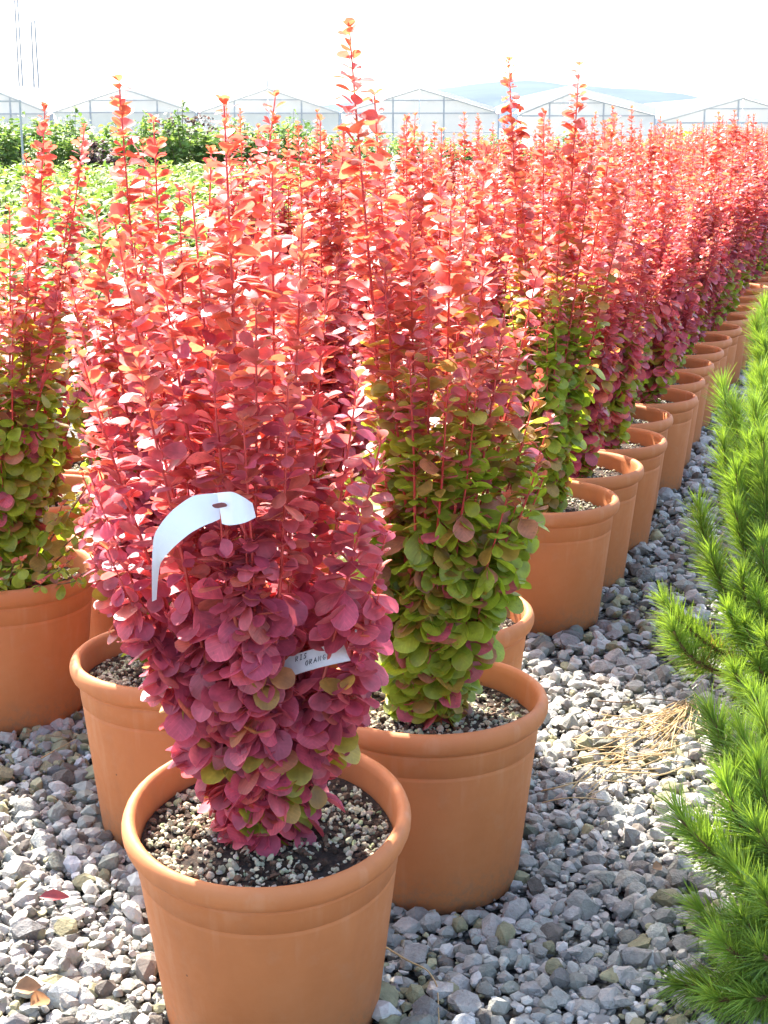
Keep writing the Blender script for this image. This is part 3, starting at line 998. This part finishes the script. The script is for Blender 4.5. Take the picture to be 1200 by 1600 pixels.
# ------------------------------------------------------------------ labels on the front plants
def ribbon(name, top, bot, Ys_t, Ys_b, mat, thick=0.0004, sub=10):
    def interp(pts, Ys):
        pts = np.array([at_y(px, py, Y) for (px, py), Y in zip(pts, Ys)])
        n = len(pts); t = np.arange(n); tt = np.linspace(0, n - 1, (n - 1) * sub + 1)
        # Catmull-Rom style smoothing
        out = []
        for x in tt:
            i = min(int(x), n - 2); f = x - i
            p0, p1, p2_, p3_ = pts[max(i - 1, 0)], pts[i], pts[i + 1], pts[min(i + 2, n - 1)]
            out.append(0.5 * ((2 * p1) + (-p0 + p2_) * f + (2 * p0 - 5 * p1 + 4 * p2_ - p3_) * f * f + (-p0 + 3 * p1 - 3 * p2_ + p3_) * f ** 3))
        return np.array(out)
    A, B = interp(top, Ys_t), interp(bot, Ys_b)
    n = len(A)
    V = np.concatenate([A, B, A + (0, thick, 0), B + (0, thick, 0)])
    F = []
    for i in range(n - 1):
        F += [(i, i + 1, n + i + 1, n + i), (2 * n + i, 3 * n + i, 3 * n + i + 1, 2 * n + i + 1), (i, 2 * n + i, 2 * n + i + 1, i + 1), (n + i, n + i + 1, 3 * n + i + 1, 3 * n + i)]
    F += [(0, n, 3 * n, 2 * n), (n - 1, 3 * n - 1, 4 * n - 1, 2 * n - 1)]
    return make_mesh(name, V, F, mat, smooth=False)

def zpx(p): return (230 + p[0] * 0.1583, 750 + p[1] * 0.1583)
Yl = pF[1] - 0.115
root = at_y(345, 790, Yl)
lt = thing('plant_label', 'blank white plastic strap label curling out of the front barberry', 'label', (0, 0, 0))
top = [zpx(p) for p in ((705, 130), (560, 140), (430, 170), (250, 300), (130, 440), (65, 570), (48, 800), (46, 1000), (48, 1200))]
bot = [zpx(p) for p in ((720, 385), (640, 420), (560, 452), (420, 530), (260, 665), (160, 780), (125, 850), (105, 1000), (92, 1180))]
Yt = [Yl + d for d in (0.012, 0.006, 0.0, -0.008, -0.016, -0.022, -0.024, -0.022, -0.018)]
Yb = [Yl + d for d in (0.000, -0.004, -0.008, -0.014, -0.016, -0.012, -0.004, 0.004, 0.010)]
link('strap', ribbon('strap', top, bot, Yt, Yb, M_WHITE_TAG), lt)
top = [zpx(p) for p in ((690, 128), (770, 120), (850, 122), (950, 170), (1040, 230))]
bot = [zpx(p) for p in ((738, 432), (800, 446), (880, 440), (980, 415), (1072, 368))]
link('loop', ribbon('loop', top, bot, [Yl - 0.004, Yl - 0.010, Yl - 0.014, Yl - 0.008, Yl + 0.012], [Yl - 0.012, Yl - 0.018, Yl - 0.020, Yl - 0.014, Yl + 0.004], M_WHITE_TAG), lt)
# the slot: a small dark almond where the strap passes through itself
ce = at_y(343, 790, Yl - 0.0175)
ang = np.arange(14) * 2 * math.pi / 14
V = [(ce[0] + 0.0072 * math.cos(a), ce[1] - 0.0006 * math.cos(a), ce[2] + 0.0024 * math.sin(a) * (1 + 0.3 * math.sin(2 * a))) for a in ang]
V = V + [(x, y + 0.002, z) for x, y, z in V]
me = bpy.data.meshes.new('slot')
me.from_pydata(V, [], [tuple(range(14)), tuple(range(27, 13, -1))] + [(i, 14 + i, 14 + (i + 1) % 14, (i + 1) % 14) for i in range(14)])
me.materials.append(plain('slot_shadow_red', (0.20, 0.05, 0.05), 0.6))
link('slot', me, lt)

# handwritten label between the pots
Yw = pF[1] - 0.015
wt = thing('plant_label', 'grey-white label with black handwriting between the two front pots', 'label', (0, 0, 0))
c00, c10, c01 = at_y(440, 1030, Yw + 0.01), at_y(543, 1002, Yw - 0.01), at_y(444, 1060, Yw - 0.005)
ex, ey = c10 - c00, c01 - c00
en = unit(np.cross(ey, ex)); en = en if en[1] < 0 else -en
def lab_pt(u, v, off=0.0): return c00 + ex * u + ey * v + en * (off + 0.004 * math.sin(u * 3.0))
rows_u = np.linspace(0, 1, 11)
V = np.array([lab_pt(u, v, o) for o in (0.0, -0.0008) for u in rows_u for v in (0, 1)])
F = []
for i in range(10):
    a = 2 * i; b = 22 + 2 * i
    F += [(a, a + 2, a + 3, a + 1), (b, b + 1, b + 3, b + 2), (a, b, b + 2, a + 2), (a + 1, a + 3, b + 3, b + 1)]
F += [(0, 1, 23, 22), (20, 42, 43, 21)]
link('strip', make_mesh('strip', V, F, M_PAPER_TAG), wt)
GLY = {'R': [[(0, 1), (0.1, 0), (0.75, 0.1), (0.6, 0.45), (0.1, 0.5), (0.75, 1)]], 'I': [[(0.5, 0), (0.4, 1)], [(0.2, 0), (0.8, 0)], [(0.1, 1), (0.7, 1)]],
       'S': [[(0.9, 0.05), (0.35, 0.1), (0.2, 0.4), (0.7, 0.6), (0.6, 0.95), (0.0, 1)]], 'O': [[(0.5, 0), (0.1, 0.3), (0.1, 0.8), (0.5, 1), (0.85, 0.6), (0.8, 0.15), (0.5, 0)]],
       'A': [[(0, 1), (0.5, 0), (0.85, 1)], [(0.2, 0.62), (0.8, 0.58)]], 'N': [[(0, 1), (0.15, 0), (0.7, 1), (0.85, 0)]], 'G': [[(0.85, 0.15), (0.4, 0), (0.1, 0.5), (0.4, 1), (0.8, 0.85), (0.8, 0.55), (0.5, 0.55)]],
       'E': [[(0.8, 0.05), (0.2, 0.0), (0.1, 1), (0.75, 0.95)], [(0.15, 0.5), (0.65, 0.47)]]}
def write(word, u0, v0, du, dv, name):
    parts = []
    for i, ch in enumerate(word):
        for st in GLY[ch]:
            pts = [lab_pt(u0 + du * (i + 0.72 * x + 0.18 * (1 - y)), v0 + dv * y - 0.015 * i, 0.0006) for x, y in st]
            V, F = tube(pts, 0.00036, 4)
            parts.append((V, F, None, None))
    V, F, _, _ = merge(parts)
    link(name, make_mesh(name, V, F, M_INK), wt, kind='stuff')
write('RIS', 0.22, 0.14, 0.066, 0.24, 'lettering')
write('ORANGE', 0.36, 0.50, 0.066, 0.24, 'lettering')
V, F = tube([lab_pt(1.0, 0.4, 0.001), lab_pt(1.0, 0.4, 0) + np.array((0.008, 0.0, 0.010)), at_y(556, 985, Yw - 0.03)], 0.0012, 5)
link('tie', make_mesh('tie', V, F, M_PAPER_TAG), wt)

# ------------------------------------------------------------------ gravel
def build_gravel():
    rng = np.random.default_rng(5)
    pts = []
    def fill(x0, x1, y0, y1, step, z, size):
        xs = np.arange(x0, x1, step); ys = np.arange(y0, y1, step)
        gx_, gy_ = np.meshgrid(xs, ys)
        n = gx_.size
        P = np.stack([gx_.ravel() + rng.uniform(-0.5, 0.5, n) * step, gy_.ravel() + rng.uniform(-0.5, 0.5, n) * step, np.full(n, z) + rng.uniform(-0.003, 0.004, n)], -1)
        S = np.clip(rng.lognormal(math.log(size), 0.36, n), size * 0.5, size * 1.9)
        pts.append((P, S))
    fill(-0.9, 1.2, 1.15, 2.6, 0.0185, 0.004, 0.0225)
    fill(-0.9, 1.2, 1.15, 2.6, 0.0265, 0.012, 0.0265)
    fill(-0.9, 1.2, 1.15, 2.6, 0.0155, 0.011, 0.0115)
    fill(0.0, 2.6, 2.6, 6.5, 0.026, 0.006, 0.030)
    fill(-1.4, 0.0, 2.6, 3.4, 0.030, 0.006, 0.030)
    P = np.concatenate([p for p, s in pts]); S = np.concatenate([s for p, s in pts])
    px, py, zc = project(P)
    m = (px > -60) & (px < 1260) & (py < 1680)
    # not inside the pots' footprints
    allpots = BED + [q for _, _, q in rowpos]
    for q in allpots:
        m &= np.hypot(P[:, 0] - q[0], P[:, 1] - q[1]) > 0.124
    # inside the bed nothing shows
    nn = P[:, :2] @ NRM; uu = P[:, :2] @ U
    m &= ~((nn < -0.62) & (uu > 2.75))
    P, S = P[m], S[m]; n = len(S)
    base = np.array((0.42, 0.405, 0.355))
    C = base[None] * rng.lognormal(0, 0.28, (n, 1)) + rng.normal(0, 0.008, (n, 3))
    u = rng.random(n)
    C[u < 0.16] = np.array((0.54, 0.50, 0.45)) * rng.uniform(0.85, 1.35, ((u < 0.16).sum(), 1))
    # lichen-yellow stones come in patches
    patch = np.sin(P[:, 0] * 11 + 2) + np.sin(P[:, 1] * 9 + 0.5) + 0.6 * np.sin(P[:, 0] * 23 + P[:, 1] * 17)
    y = (rng.random(n) < np.clip(0.10 + 0.16 * patch, 0.03, 0.5))
    C[y] = np.array((0.36, 0.33, 0.19)) * rng.uniform(0.7, 1.4, (y.sum(), 1))
    b = (u > 0.94)
    C[b] = np.array((0.22, 0.185, 0.15)) * rng.uniform(0.7, 1.3, (b.sum(), 1))
    C = np.clip(C * 0.80, 0.03, 0.6)
    Rm = rand_rot(rng, n, 0.55)
    W = rng.integers(0, len(STONES), n)
    P[:, 2] += S * 0.16
    px, py, zc = project(P)
    vis = (px > 0) & (px < 1200) & (py > 0) & (py < 1600)
    # those hidden by a pot body do not count among the nearest
    for q in (pF, p2, pL1):
        x_, y_, z_ = project((q[0], q[1], 0.13))
        hw = 0.145 * FPX / z_
        vis &= ~((np.abs(px - x_) < hw) & (P[:, 1] > q[1] - 0.05))
    score = np.where(vis, S / zc, -1) + np.where(P[:, 2] > 0.0115, 0.004, 0)
    order = np.argsort(-score)
    single, rest = order[:300], order[300:]
    for i in single:
        o = link('stone', STONE_O_ME[W[i]], ground)
        M = np.eye(4); M[:3, :3] = Rm[i] * S[i]; M[:3, 3] = P[i]
        o.matrix_basis = Matrix(M.tolist()); o.color = (*C[i], 1)
    g = link('gravel', scatter_mesh('gravel', P[rest], S[rest], Rm[rest], C[rest], W[rest], STONES, M_STONE_M), kind='stuff')
    tag(g, 'grey crushed stone covering the path and bed', 'gravel')
build_gravel()

# ------------------------------------------------------------------ pine shrubs on the other side of the path
def pine_shrub(label, c, rng, shoots, needle=0.046, group='mountain pines along the path'):
    t = thing('pine_shrub', label, 'pine shrub', (c[0], c[1], 0), 0, group)
    for (tip, cand) in shoots:
        tip = np.array(tip) - np.array((c[0], c[1], 0))
        base = np.array((rng.normal(0, 0.03), rng.normal(0, 0.03), 0.02))
        n = 16
        tt = np.linspace(0, 1, n)[:, None]
        horiz = np.array((tip[0], tip[1], 0.0))
        mid = base * 0.3 + np.array((tip[0] * 0.82, tip[1] * 0.82, max(0.03, tip[2] * 0.45)))
        P = (1 - tt) ** 2 * base + 2 * tt * (1 - tt) * mid + tt ** 2 * tip
        P += 0.006 * np.sin(tt * np.array((7.0, 9.0, 5.0)) + rng.uniform(0, 6, 3)) * tt * (1 - tt) * 4
        rad = np.linspace(0.009, 0.0024, n)
        V, F = tube(P, rad, 6)
        br = link('branch', make_mesh('branch', V, F, M_BARK, smooth=True), t)
        seg = np.linalg.norm(np.diff(P, axis=0), axis=1); cum = np.concatenate([[0], np.cumsum(seg)]); length = cum[-1]
        span = min(length * 0.75, rng.uniform(0.13, 0.20))
        m = int(span * 4600)
        s = length - span * rng.random(m) ** 0.9
        O = np.stack([np.interp(s, cum, P[:, k]) for k in range(3)], -1)
        O2 = np.stack([np.interp(s - 0.01, cum, P[:, k]) for k in range(3)], -1)
        T = unit(O - O2)
        A = unit(np.cross(T, np.array((0.3, 0.2, 0.9)))); B = np.cross(T, A)
        az = rng.uniform(0, 6.283, m)
        rad_d = np.cos(az)[:, None] * A + np.sin(az)[:, None] * B
        toward = (length - s) / span
        open_ = np.clip(rng.normal(0.52, 0.13, m) + 0.30 * toward - 0.25 * (toward < 0.12), 0.1, 1.25)
        D = unit(np.cos(open_)[:, None] * T + np.sin(open_)[:, None] * rad_d + np.array((0, 0, 0.12)))
        ln = needle * rng.uniform(0.75, 1.2, m)
        Wd = unit(np.cross(D, rng.normal(size=(m, 3))))
        w = 0.00062
        bend = rad_d * 0.10 + np.array((0, 0, -0.04))
        p0 = O; p1 = O + D * (ln * 0.55)[:, None]; p2_ = O + (D + bend) * ln[:, None]
        V = np.stack([p0 - Wd * w * 0.7, p0 + Wd * w * 0.7, p1 + Wd * w, p1 - Wd * w, p2_ + Wd * w * 0.35, p2_ - Wd * w * 0.35], 1).reshape(-1, 3)
        k = (np.arange(m) * 6)[:, None]
        F = np.concatenate([k + np.array((0, 1, 2, 3)), k + np.array((3, 2, 4, 5))])
        g = rng.uniform(0.75, 1.3, (m, 1))
        C = np.array((0.175, 0.285, 0.050)) * g * rng.uniform(0.8, 1.15)
        fresh = np.clip(1 - toward * 1.3, 0, 1)[:, None] * cand
        C = C * (1 - 0.5 * fresh) + np.array((0.30, 0.44, 0.06)) * 0.5 * fresh
        old = (toward > 0.6) & (rng.random(m) < 0.16 * toward)
        C[old] = np.array((0.34, 0.22, 0.08))
        link('needles', make_mesh('needles', V, F, M_NEEDLE, np.repeat(C, 6, 0)), br, kind='stuff')
    return t

def shoot_list(rng, c, px_tips, n_rand, rx, ry, zr):
    out = []
    for px, py, Y in px_tips:
        w = at_y(px, py, Y)
        out.append((w, rng.uniform(0.3, 1.0)))
    for i in range(n_rand):
        a = rng.uniform(0, 6.283); q = math.sqrt(rng.random())
        out.append((np.array((c[0] + rx * q * math.cos(a), c[1] + ry * q * math.sin(a), zr[0] + (zr[1] - zr[0]) * (1 - q * q) * rng.uniform(0.7, 1.1))), rng.uniform(0.2, 1.0)))
    return out
rp = np.random.default_rng(91)
c1, c2, c3 = np.array((0.66, 1.62)), np.array((0.84, 2.46)), np.array((1.20, 3.36))
pine_shrub('mountain pine shrub with long bright needles, nearest beside the gravel path', c1, rp,
           shoot_list(rp, c1, [(1112, 1120, 1.75), (1062, 1275, 1.60), (1108, 1300, 1.62), (1150, 1215, 1.68), (1180, 1290, 1.60), (1098, 1425, 1.55), (1068, 1540, 1.50), (1130, 1475, 1.48), (1175, 1560, 1.45),
                               (1190, 1120, 1.75), (1195, 1400, 1.5), (1150, 1360, 1.55), (1160, 1150, 1.72), (1185, 1200, 1.66), (1135, 1230, 1.64), (1165, 1440, 1.5), (1120, 1560, 1.46), (1190, 1490, 1.46)], 6, 0.22, 0.22, (0.10, 0.30)))
pine_shrub('mountain pine shrub with two low shoots reaching over the shaded gravel', c2, rp,
           shoot_list(rp, c2, [(1042, 945, 2.28), (1052, 985, 2.24), (1092, 795, 2.42), (1112, 870, 2.36), (1150, 800, 2.40), (1130, 610, 2.62), (1148, 640, 2.55), (1160, 900, 2.30), (1170, 700, 2.45),
                               (1190, 590, 2.60), (1165, 980, 2.25), (1185, 1040, 2.2), (1190, 850, 2.35), (1195, 760, 2.4), (1148, 1050, 2.16), (1176, 1085, 2.12), (1196, 1000, 2.2), (1140, 960, 2.26), (1182, 930, 2.28), (1130, 700, 2.5), (1180, 640, 2.5), (1150, 740, 2.44), (1192, 690, 2.42)], 6, 0.24, 0.26, (0.10, 0.36)))
pine_shrub('mountain pine shrub at the picture edge, farthest along the path', c3, rp,
           shoot_list(rp, c3, [(1182, 510, 3.2), (1194, 480, 3.25), (1186, 565, 3.1), (1195, 540, 3.1), (1178, 600, 3.0), (1196, 600, 3.0)], 18, 0.26, 0.30, (0.12, 0.42)))

# ------------------------------------------------------------------ straw and litter
def build_litter():
    rng = np.random.default_rng(31)
    parts = []
    def lay(px, py, z=0.03): return at_z(px, py, z)
    for i in range(85):
        if i < 45:
            a0 = np.array((rng.normal(1078, 10), rng.normal(1098, 5))); ang = rng.normal(2.05, 0.45); ln = rng.uniform(50, 140)
        else:
            a0 = np.array((rng.normal(1020, 40), rng.normal(1165, 30))); ang = rng.normal(2.7, 0.5); ln = rng.uniform(40, 120)
        b = a0 + ln * np.array((math.cos(ang), 0.62 * math.sin(ang)))
        m = (a0 + b) / 2 + rng.normal(0, 7, 2)
        z0, z1, z2 = rng.uniform(0.02, 0.035), rng.uniform(0.028, 0.055), rng.uniform(0.018, 0.03)
        A, M_, B = lay(*a0, z0), lay(*m, z1), lay(*b, z2)
        t = np.linspace(0, 1, 7)[:, None]
        P = (1 - t) ** 2 * A + 2 * t * (1 - t) * M_ + t * t * B
        V, F = tube(P, rng.uniform(0.0006, 0.0013), 4)
        parts.append((V, F, None, None))
    V, F, _, _ = merge(parts)
    o = link('dry_straw', make_mesh('dry_straw', V, F, M_STRAW, smooth=True), kind='stuff')
    tag(o, 'tuft of dry brown straw spilling over the sunlit gravel', 'straw')
    def twig(pts, r, label, mat=M_STRAW):
        P = np.array([lay(px, py, z) for px, py, z in pts])
        tt = np.linspace(0, len(P) - 1, len(P) * 4)
        Q = np.stack([np.interp(tt, np.arange(len(P)), P[:, k]) for k in range(3)], -1)
        Q[1:-1] = (Q[:-2] + 2 * Q[1:-1] + Q[2:]) / 4
        V, F = tube(Q, np.linspace(r, r * 0.5, len(Q)), 5)
        tag(link('dry_twig', make_mesh('dry_twig', V, F, mat, smooth=True)), label, 'twig')
    twig([(603, 1480, 0.03), (635, 1500, 0.03), (668, 1515, 0.03), (684, 1540, 0.028), (686, 1600, 0.025)], 0.0014, 'thin bent dry twig on gravel beside the nearest pot')
    twig([(64, 1185, 0.032), (90, 1170, 0.034), (118, 1155, 0.033)], 0.0012, 'short straight straw stalk on gravel below the leftmost pot')
    twig([(934, 1095, 0.03), (975, 1098, 0.04), (1010, 1090, 0.036), (1075, 1098, 0.03)], 0.0014, 'long dark stalk lying across shaded gravel above the straw', M_WOOD)
    def leaf(px, py, L, w, az, label, mat, curl):
        c = lay(px, py, 0.034)
        V, F, E = leaf_template(BROAD, 0.5, curl, 0.3, w)
        d = np.array((math.cos(az), math.sin(az), 0.1)); n = np.array((0.2, -0.5, 0.85)); n = unit(n - (n @ unit(d)) * unit(d)); b = np.cross(n, unit(d))
        V = (V[:, :1] * d + V[:, 1:2] * b + V[:, 2:] * n) * L
        V = np.concatenate([V, V - n * 0.0008]); k = len(V) // 2
        F = np.concatenate([F, F[:, ::-1] + k])
        o = link('fallen_leaf', make_mesh('fallen_leaf', V, F, mat, smooth=True), None, c)
        tag(o, label, 'leaf')
    leaf(48, 1572, 0.034, 0.9, 1.0, 'curled brown leaf on gravel in the bottom left corner', M_DRYLEAF, 0.5)
    leaf(24, 1545, 0.028, 1.1, 0.2, 'flat tan leaf on gravel beside the curled brown leaf', M_DRYLEAF, 0.2)
    leaf(62, 1402, 0.036, 0.6, 0.15, 'narrow reddish leaf lying on gravel left of the nearest pot', M_REDDRY, 0.3)
    leaf(1020, 1356, 0.016, 1.2, 0.4, 'tiny orange-brown leaf on sunlit gravel by the pine', M_DRYLEAF, 0.3)
build_litter()

# ------------------------------------------------------------------ plants beyond the bed
def shrub_variant(rng, n_stems, h, r, per, leaf, templates, cols, droop=0.5, upright=0.6):
    L = Leaves(); st = []
    for i in range(n_stems):
        a = rng.uniform(0, 6.28); q = r * math.sqrt(rng.random())
        top = np.array((q * math.cos(a), q * math.sin(a), h * rng.uniform(0.7, 1.05) * (1 - 0.35 * (q / r) ** 2)))
        base = np.array((0.15 * q * math.cos(a), 0.15 * q * math.sin(a), 0.0))
        P = base + (top - base) * np.linspace(0, 1, 5)[:, None]
        V, F = tube(P, np.linspace(0.008, 0.003, 5), 4)
        st.append((V, F, None, None))
        for j in range(per):
            f = rng.uniform(0.25, 1.0) ** 0.7
            p = base + (top - base) * f + rng.normal(0, r * 0.08, 3)
            az = rng.uniform(0, 6.28)
            d = np.array((math.cos(az), math.sin(az), rng.normal(upright, 0.5)))
            c = np.array(cols[int(rng.integers(0, len(cols)))]) * rng.uniform(0.75, 1.25)
            L.add(p, d, np.array((0, 0, 1.0)) + rng.normal(0, 0.4, 3), leaf * rng.uniform(0.7, 1.25), c, i)
    L.done()
    me = leaves_mesh('foliage', L, np.arange(len(L.s)), templates, M_GREEN, rng)
    V, F, _, _ = merge(st)
    return me, make_mesh('stems', V, F, M_WOOD)

def place(name, label, cat, group, var, x, y, rz, s):
    t = thing(name, label, cat, (x, y, 0), rz, group)
    t.scale = s
    link('foliage', var[0], t, kind='stuff'); link('stems', var[1], t, kind='stuff')
    return t

rs = np.random.default_rng(61)
PALE = [(0.24, 0.31, 0.075), (0.19, 0.265, 0.06), (0.29, 0.34, 0.11), (0.13, 0.20, 0.045)]
pale = [shrub_variant(rs, 16, 0.46, 0.30, 16, 0.105, T_LANCE, PALE) for _ in range(4)]
n = 0
for j, y in enumerate(np.arange(6.2, 25.0, 0.64)):
    for x in np.arange(-0.27 * y - 0.3, -0.02 * y + 0.2, 0.60):
        if n >= 290: break
        p = np.array((x, y))
        if p @ NRM > -2.45: continue
        place('pale_shrub', 'low pale green leafy shrub in the sunlit plot behind the red bed', 'shrub', 'pale green shrubs beyond the bed', pale[int(rs.integers(0, 4))],
              x + rs.normal(0, 0.06), y + rs.normal(0, 0.06), rs.uniform(0, 6.28), (1.12, 1.12, rs.uniform(0.85, 1.15)))
        n += 1

HG = [(0.17, 0.26, 0.07), (0.22, 0.32, 0.09), (0.28, 0.37, 0.11), (0.12, 0.19, 0.05)]
HP_ = [(0.11, 0.06, 0.08), (0.15, 0.075, 0.095), (0.09, 0.07, 0.06)]
hedge = [shrub_variant(rs, 22, 1.3, 0.42, 42, 0.085, T_BROAD, HG, upright=0.2) for _ in range(3)]
purple = [shrub_variant(rs, 18, 1.2, 0.36, 42, 0.07, T_BROAD, HP_, upright=0.2)]
def hx(px, Y): return (px - 600) / FPX * (Y * math.cos(PITCH) + 0.2)
HEDGE = [(-10, 26, 0, 1.0, 'leafy green bush at the very left end of the hedge'), (28, 27, 1, 0.98, 'leafy green bush right beside the thin metal pole'),
         (82, 26, 2, 0.92, 'leafy green bush behind the leftmost red spike'), (118, 27.2, 0, 1.0, 'tall leafy green bush left of the first purple bush'),
         (150, 25.8, -1, 0.72, 'small purple-leaved bush low in the hedge behind the red shoots'), (186, 26.5, 1, 0.80, 'leafy green bush behind the tall red spike'),
         (222, 26, 2, 1.02, 'narrow dark green bush standing tall in the middle of the hedge'), (258, 28, -1, 1.05, 'purple-leaved bush rising at the back of the hedge'),
         (286, 26, 0, 1.06, 'light green bush tallest in the middle of the hedge'), (312, 28, -1, 1.08, 'purple-leaved bush just right of the light green tall bush'),
         (345, 26, 1, 0.85, 'leafy green bush low in the right half of the hedge'), (385, 26.4, 2, 0.86, 'leafy green bush before the last narrow bush of the hedge'),
         (425, 26.2, 0, 0.84, 'low leafy green bush near the right end of the hedge'), (462, 26, 1, 1.0, 'narrow tall green bush closing the right end of the hedge'), (500, 26.5, 2, 0.70, 'low green bush past the right end of the hedge')]
HEDGE += [(px, 28.2 + 0.5 * (i % 2), i % 3, 0.82 + 0.06 * (i % 3), 'leafy green bush filling the back of the hedge') for i, px in enumerate(range(-20, 500, 34))]
for px, Y, v, hgt, lab in HEDGE:
    var = purple[0] if v < 0 else hedge[v]
    sx = 0.72 if px in (222, 462) else 1.15
    place('hedge_bush', lab, 'bush', 'bushes of the hedge before the greenhouses', var, hx(px, Y), Y, rs.uniform(0, 6.28), (sx, sx, hgt))

YEL = [(0.46, 0.46, 0.07), (0.38, 0.42, 0.07), (0.30, 0.38, 0.07)]
yel = [shrub_variant(rs, 16, 0.82, 0.5, 26, 0.09, T_BROAD, YEL) for _ in range(2)]
dkg = [shrub_variant(rs, 14, 0.78, 0.42, 26, 0.08, T_BROAD, HG) for _ in range(2)]
for px in range(990, 1290, 24):
    Y = 33 + rs.normal(0, 0.6)
    place('yellow_shrub', 'yellow-green shrub beyond the far end of the red bed', 'shrub', 'yellow-green shrubs before the far greenhouses', yel[int(rs.integers(0, 2))], hx(px, Y), Y, rs.uniform(0, 6.28), (1.1, 1.1, rs.uniform(0.85, 1.2)))
for px in range(540, 985, 26):
    Y = 36 + rs.normal(0, 0.8)
    place('green_shrub', 'low dark green shrub at the foot of the greenhouse wall behind the red bed', 'shrub', 'dark green shrubs at the greenhouse foot', dkg[int(rs.integers(0, 2))], hx(px, Y), Y, rs.uniform(0, 6.28), (1.1, 1.1, rs.uniform(0.8, 1.2)))

Yp = 24.5
zt = at_y(38, 156, Yp)[2]
V, F = tube([(0, 0, 0), (0, 0, zt)], 0.019, 8)
pole = thing('metal_pole', 'thin grey metal pole standing before the hedge at far left', 'pole', (hx(38, Yp), Yp, 0))
link('shaft', make_mesh('shaft', V, F, M_METAL, smooth=True), pole)
link('crossbar', box_mesh('crossbar', -0.45, 0.02, -0.012, 0.012, zt - 0.035, zt - 0.012, M_METAL), pole)

# ------------------------------------------------------------------ haze: pale air that fades the far hills
def build_haze():
    m = bpy.data.materials.new('haze_air'); m.use_nodes = True
    nt = m.node_tree
    nt.nodes.remove(nt.nodes['Principled BSDF'])
    v = nt.nodes.new('ShaderNodeVolumePrincipled')
    v.inputs['Color'].default_value = (0.62, 0.80, 1.0, 1)
    v.inputs['Density'].default_value = 0.000068
    v.inputs['Anisotropy'].default_value = 0.2
    nt.links.new(v.outputs[0], nt.nodes['Material Output'].inputs['Volume'])
    o = link('haze', box_mesh('haze', -7000, 7000, -600, 7200, -1.0, 160.0, m), kind='stuff')
    tag(o, 'thin pale summer haze over the plain', 'haze')
build_haze()
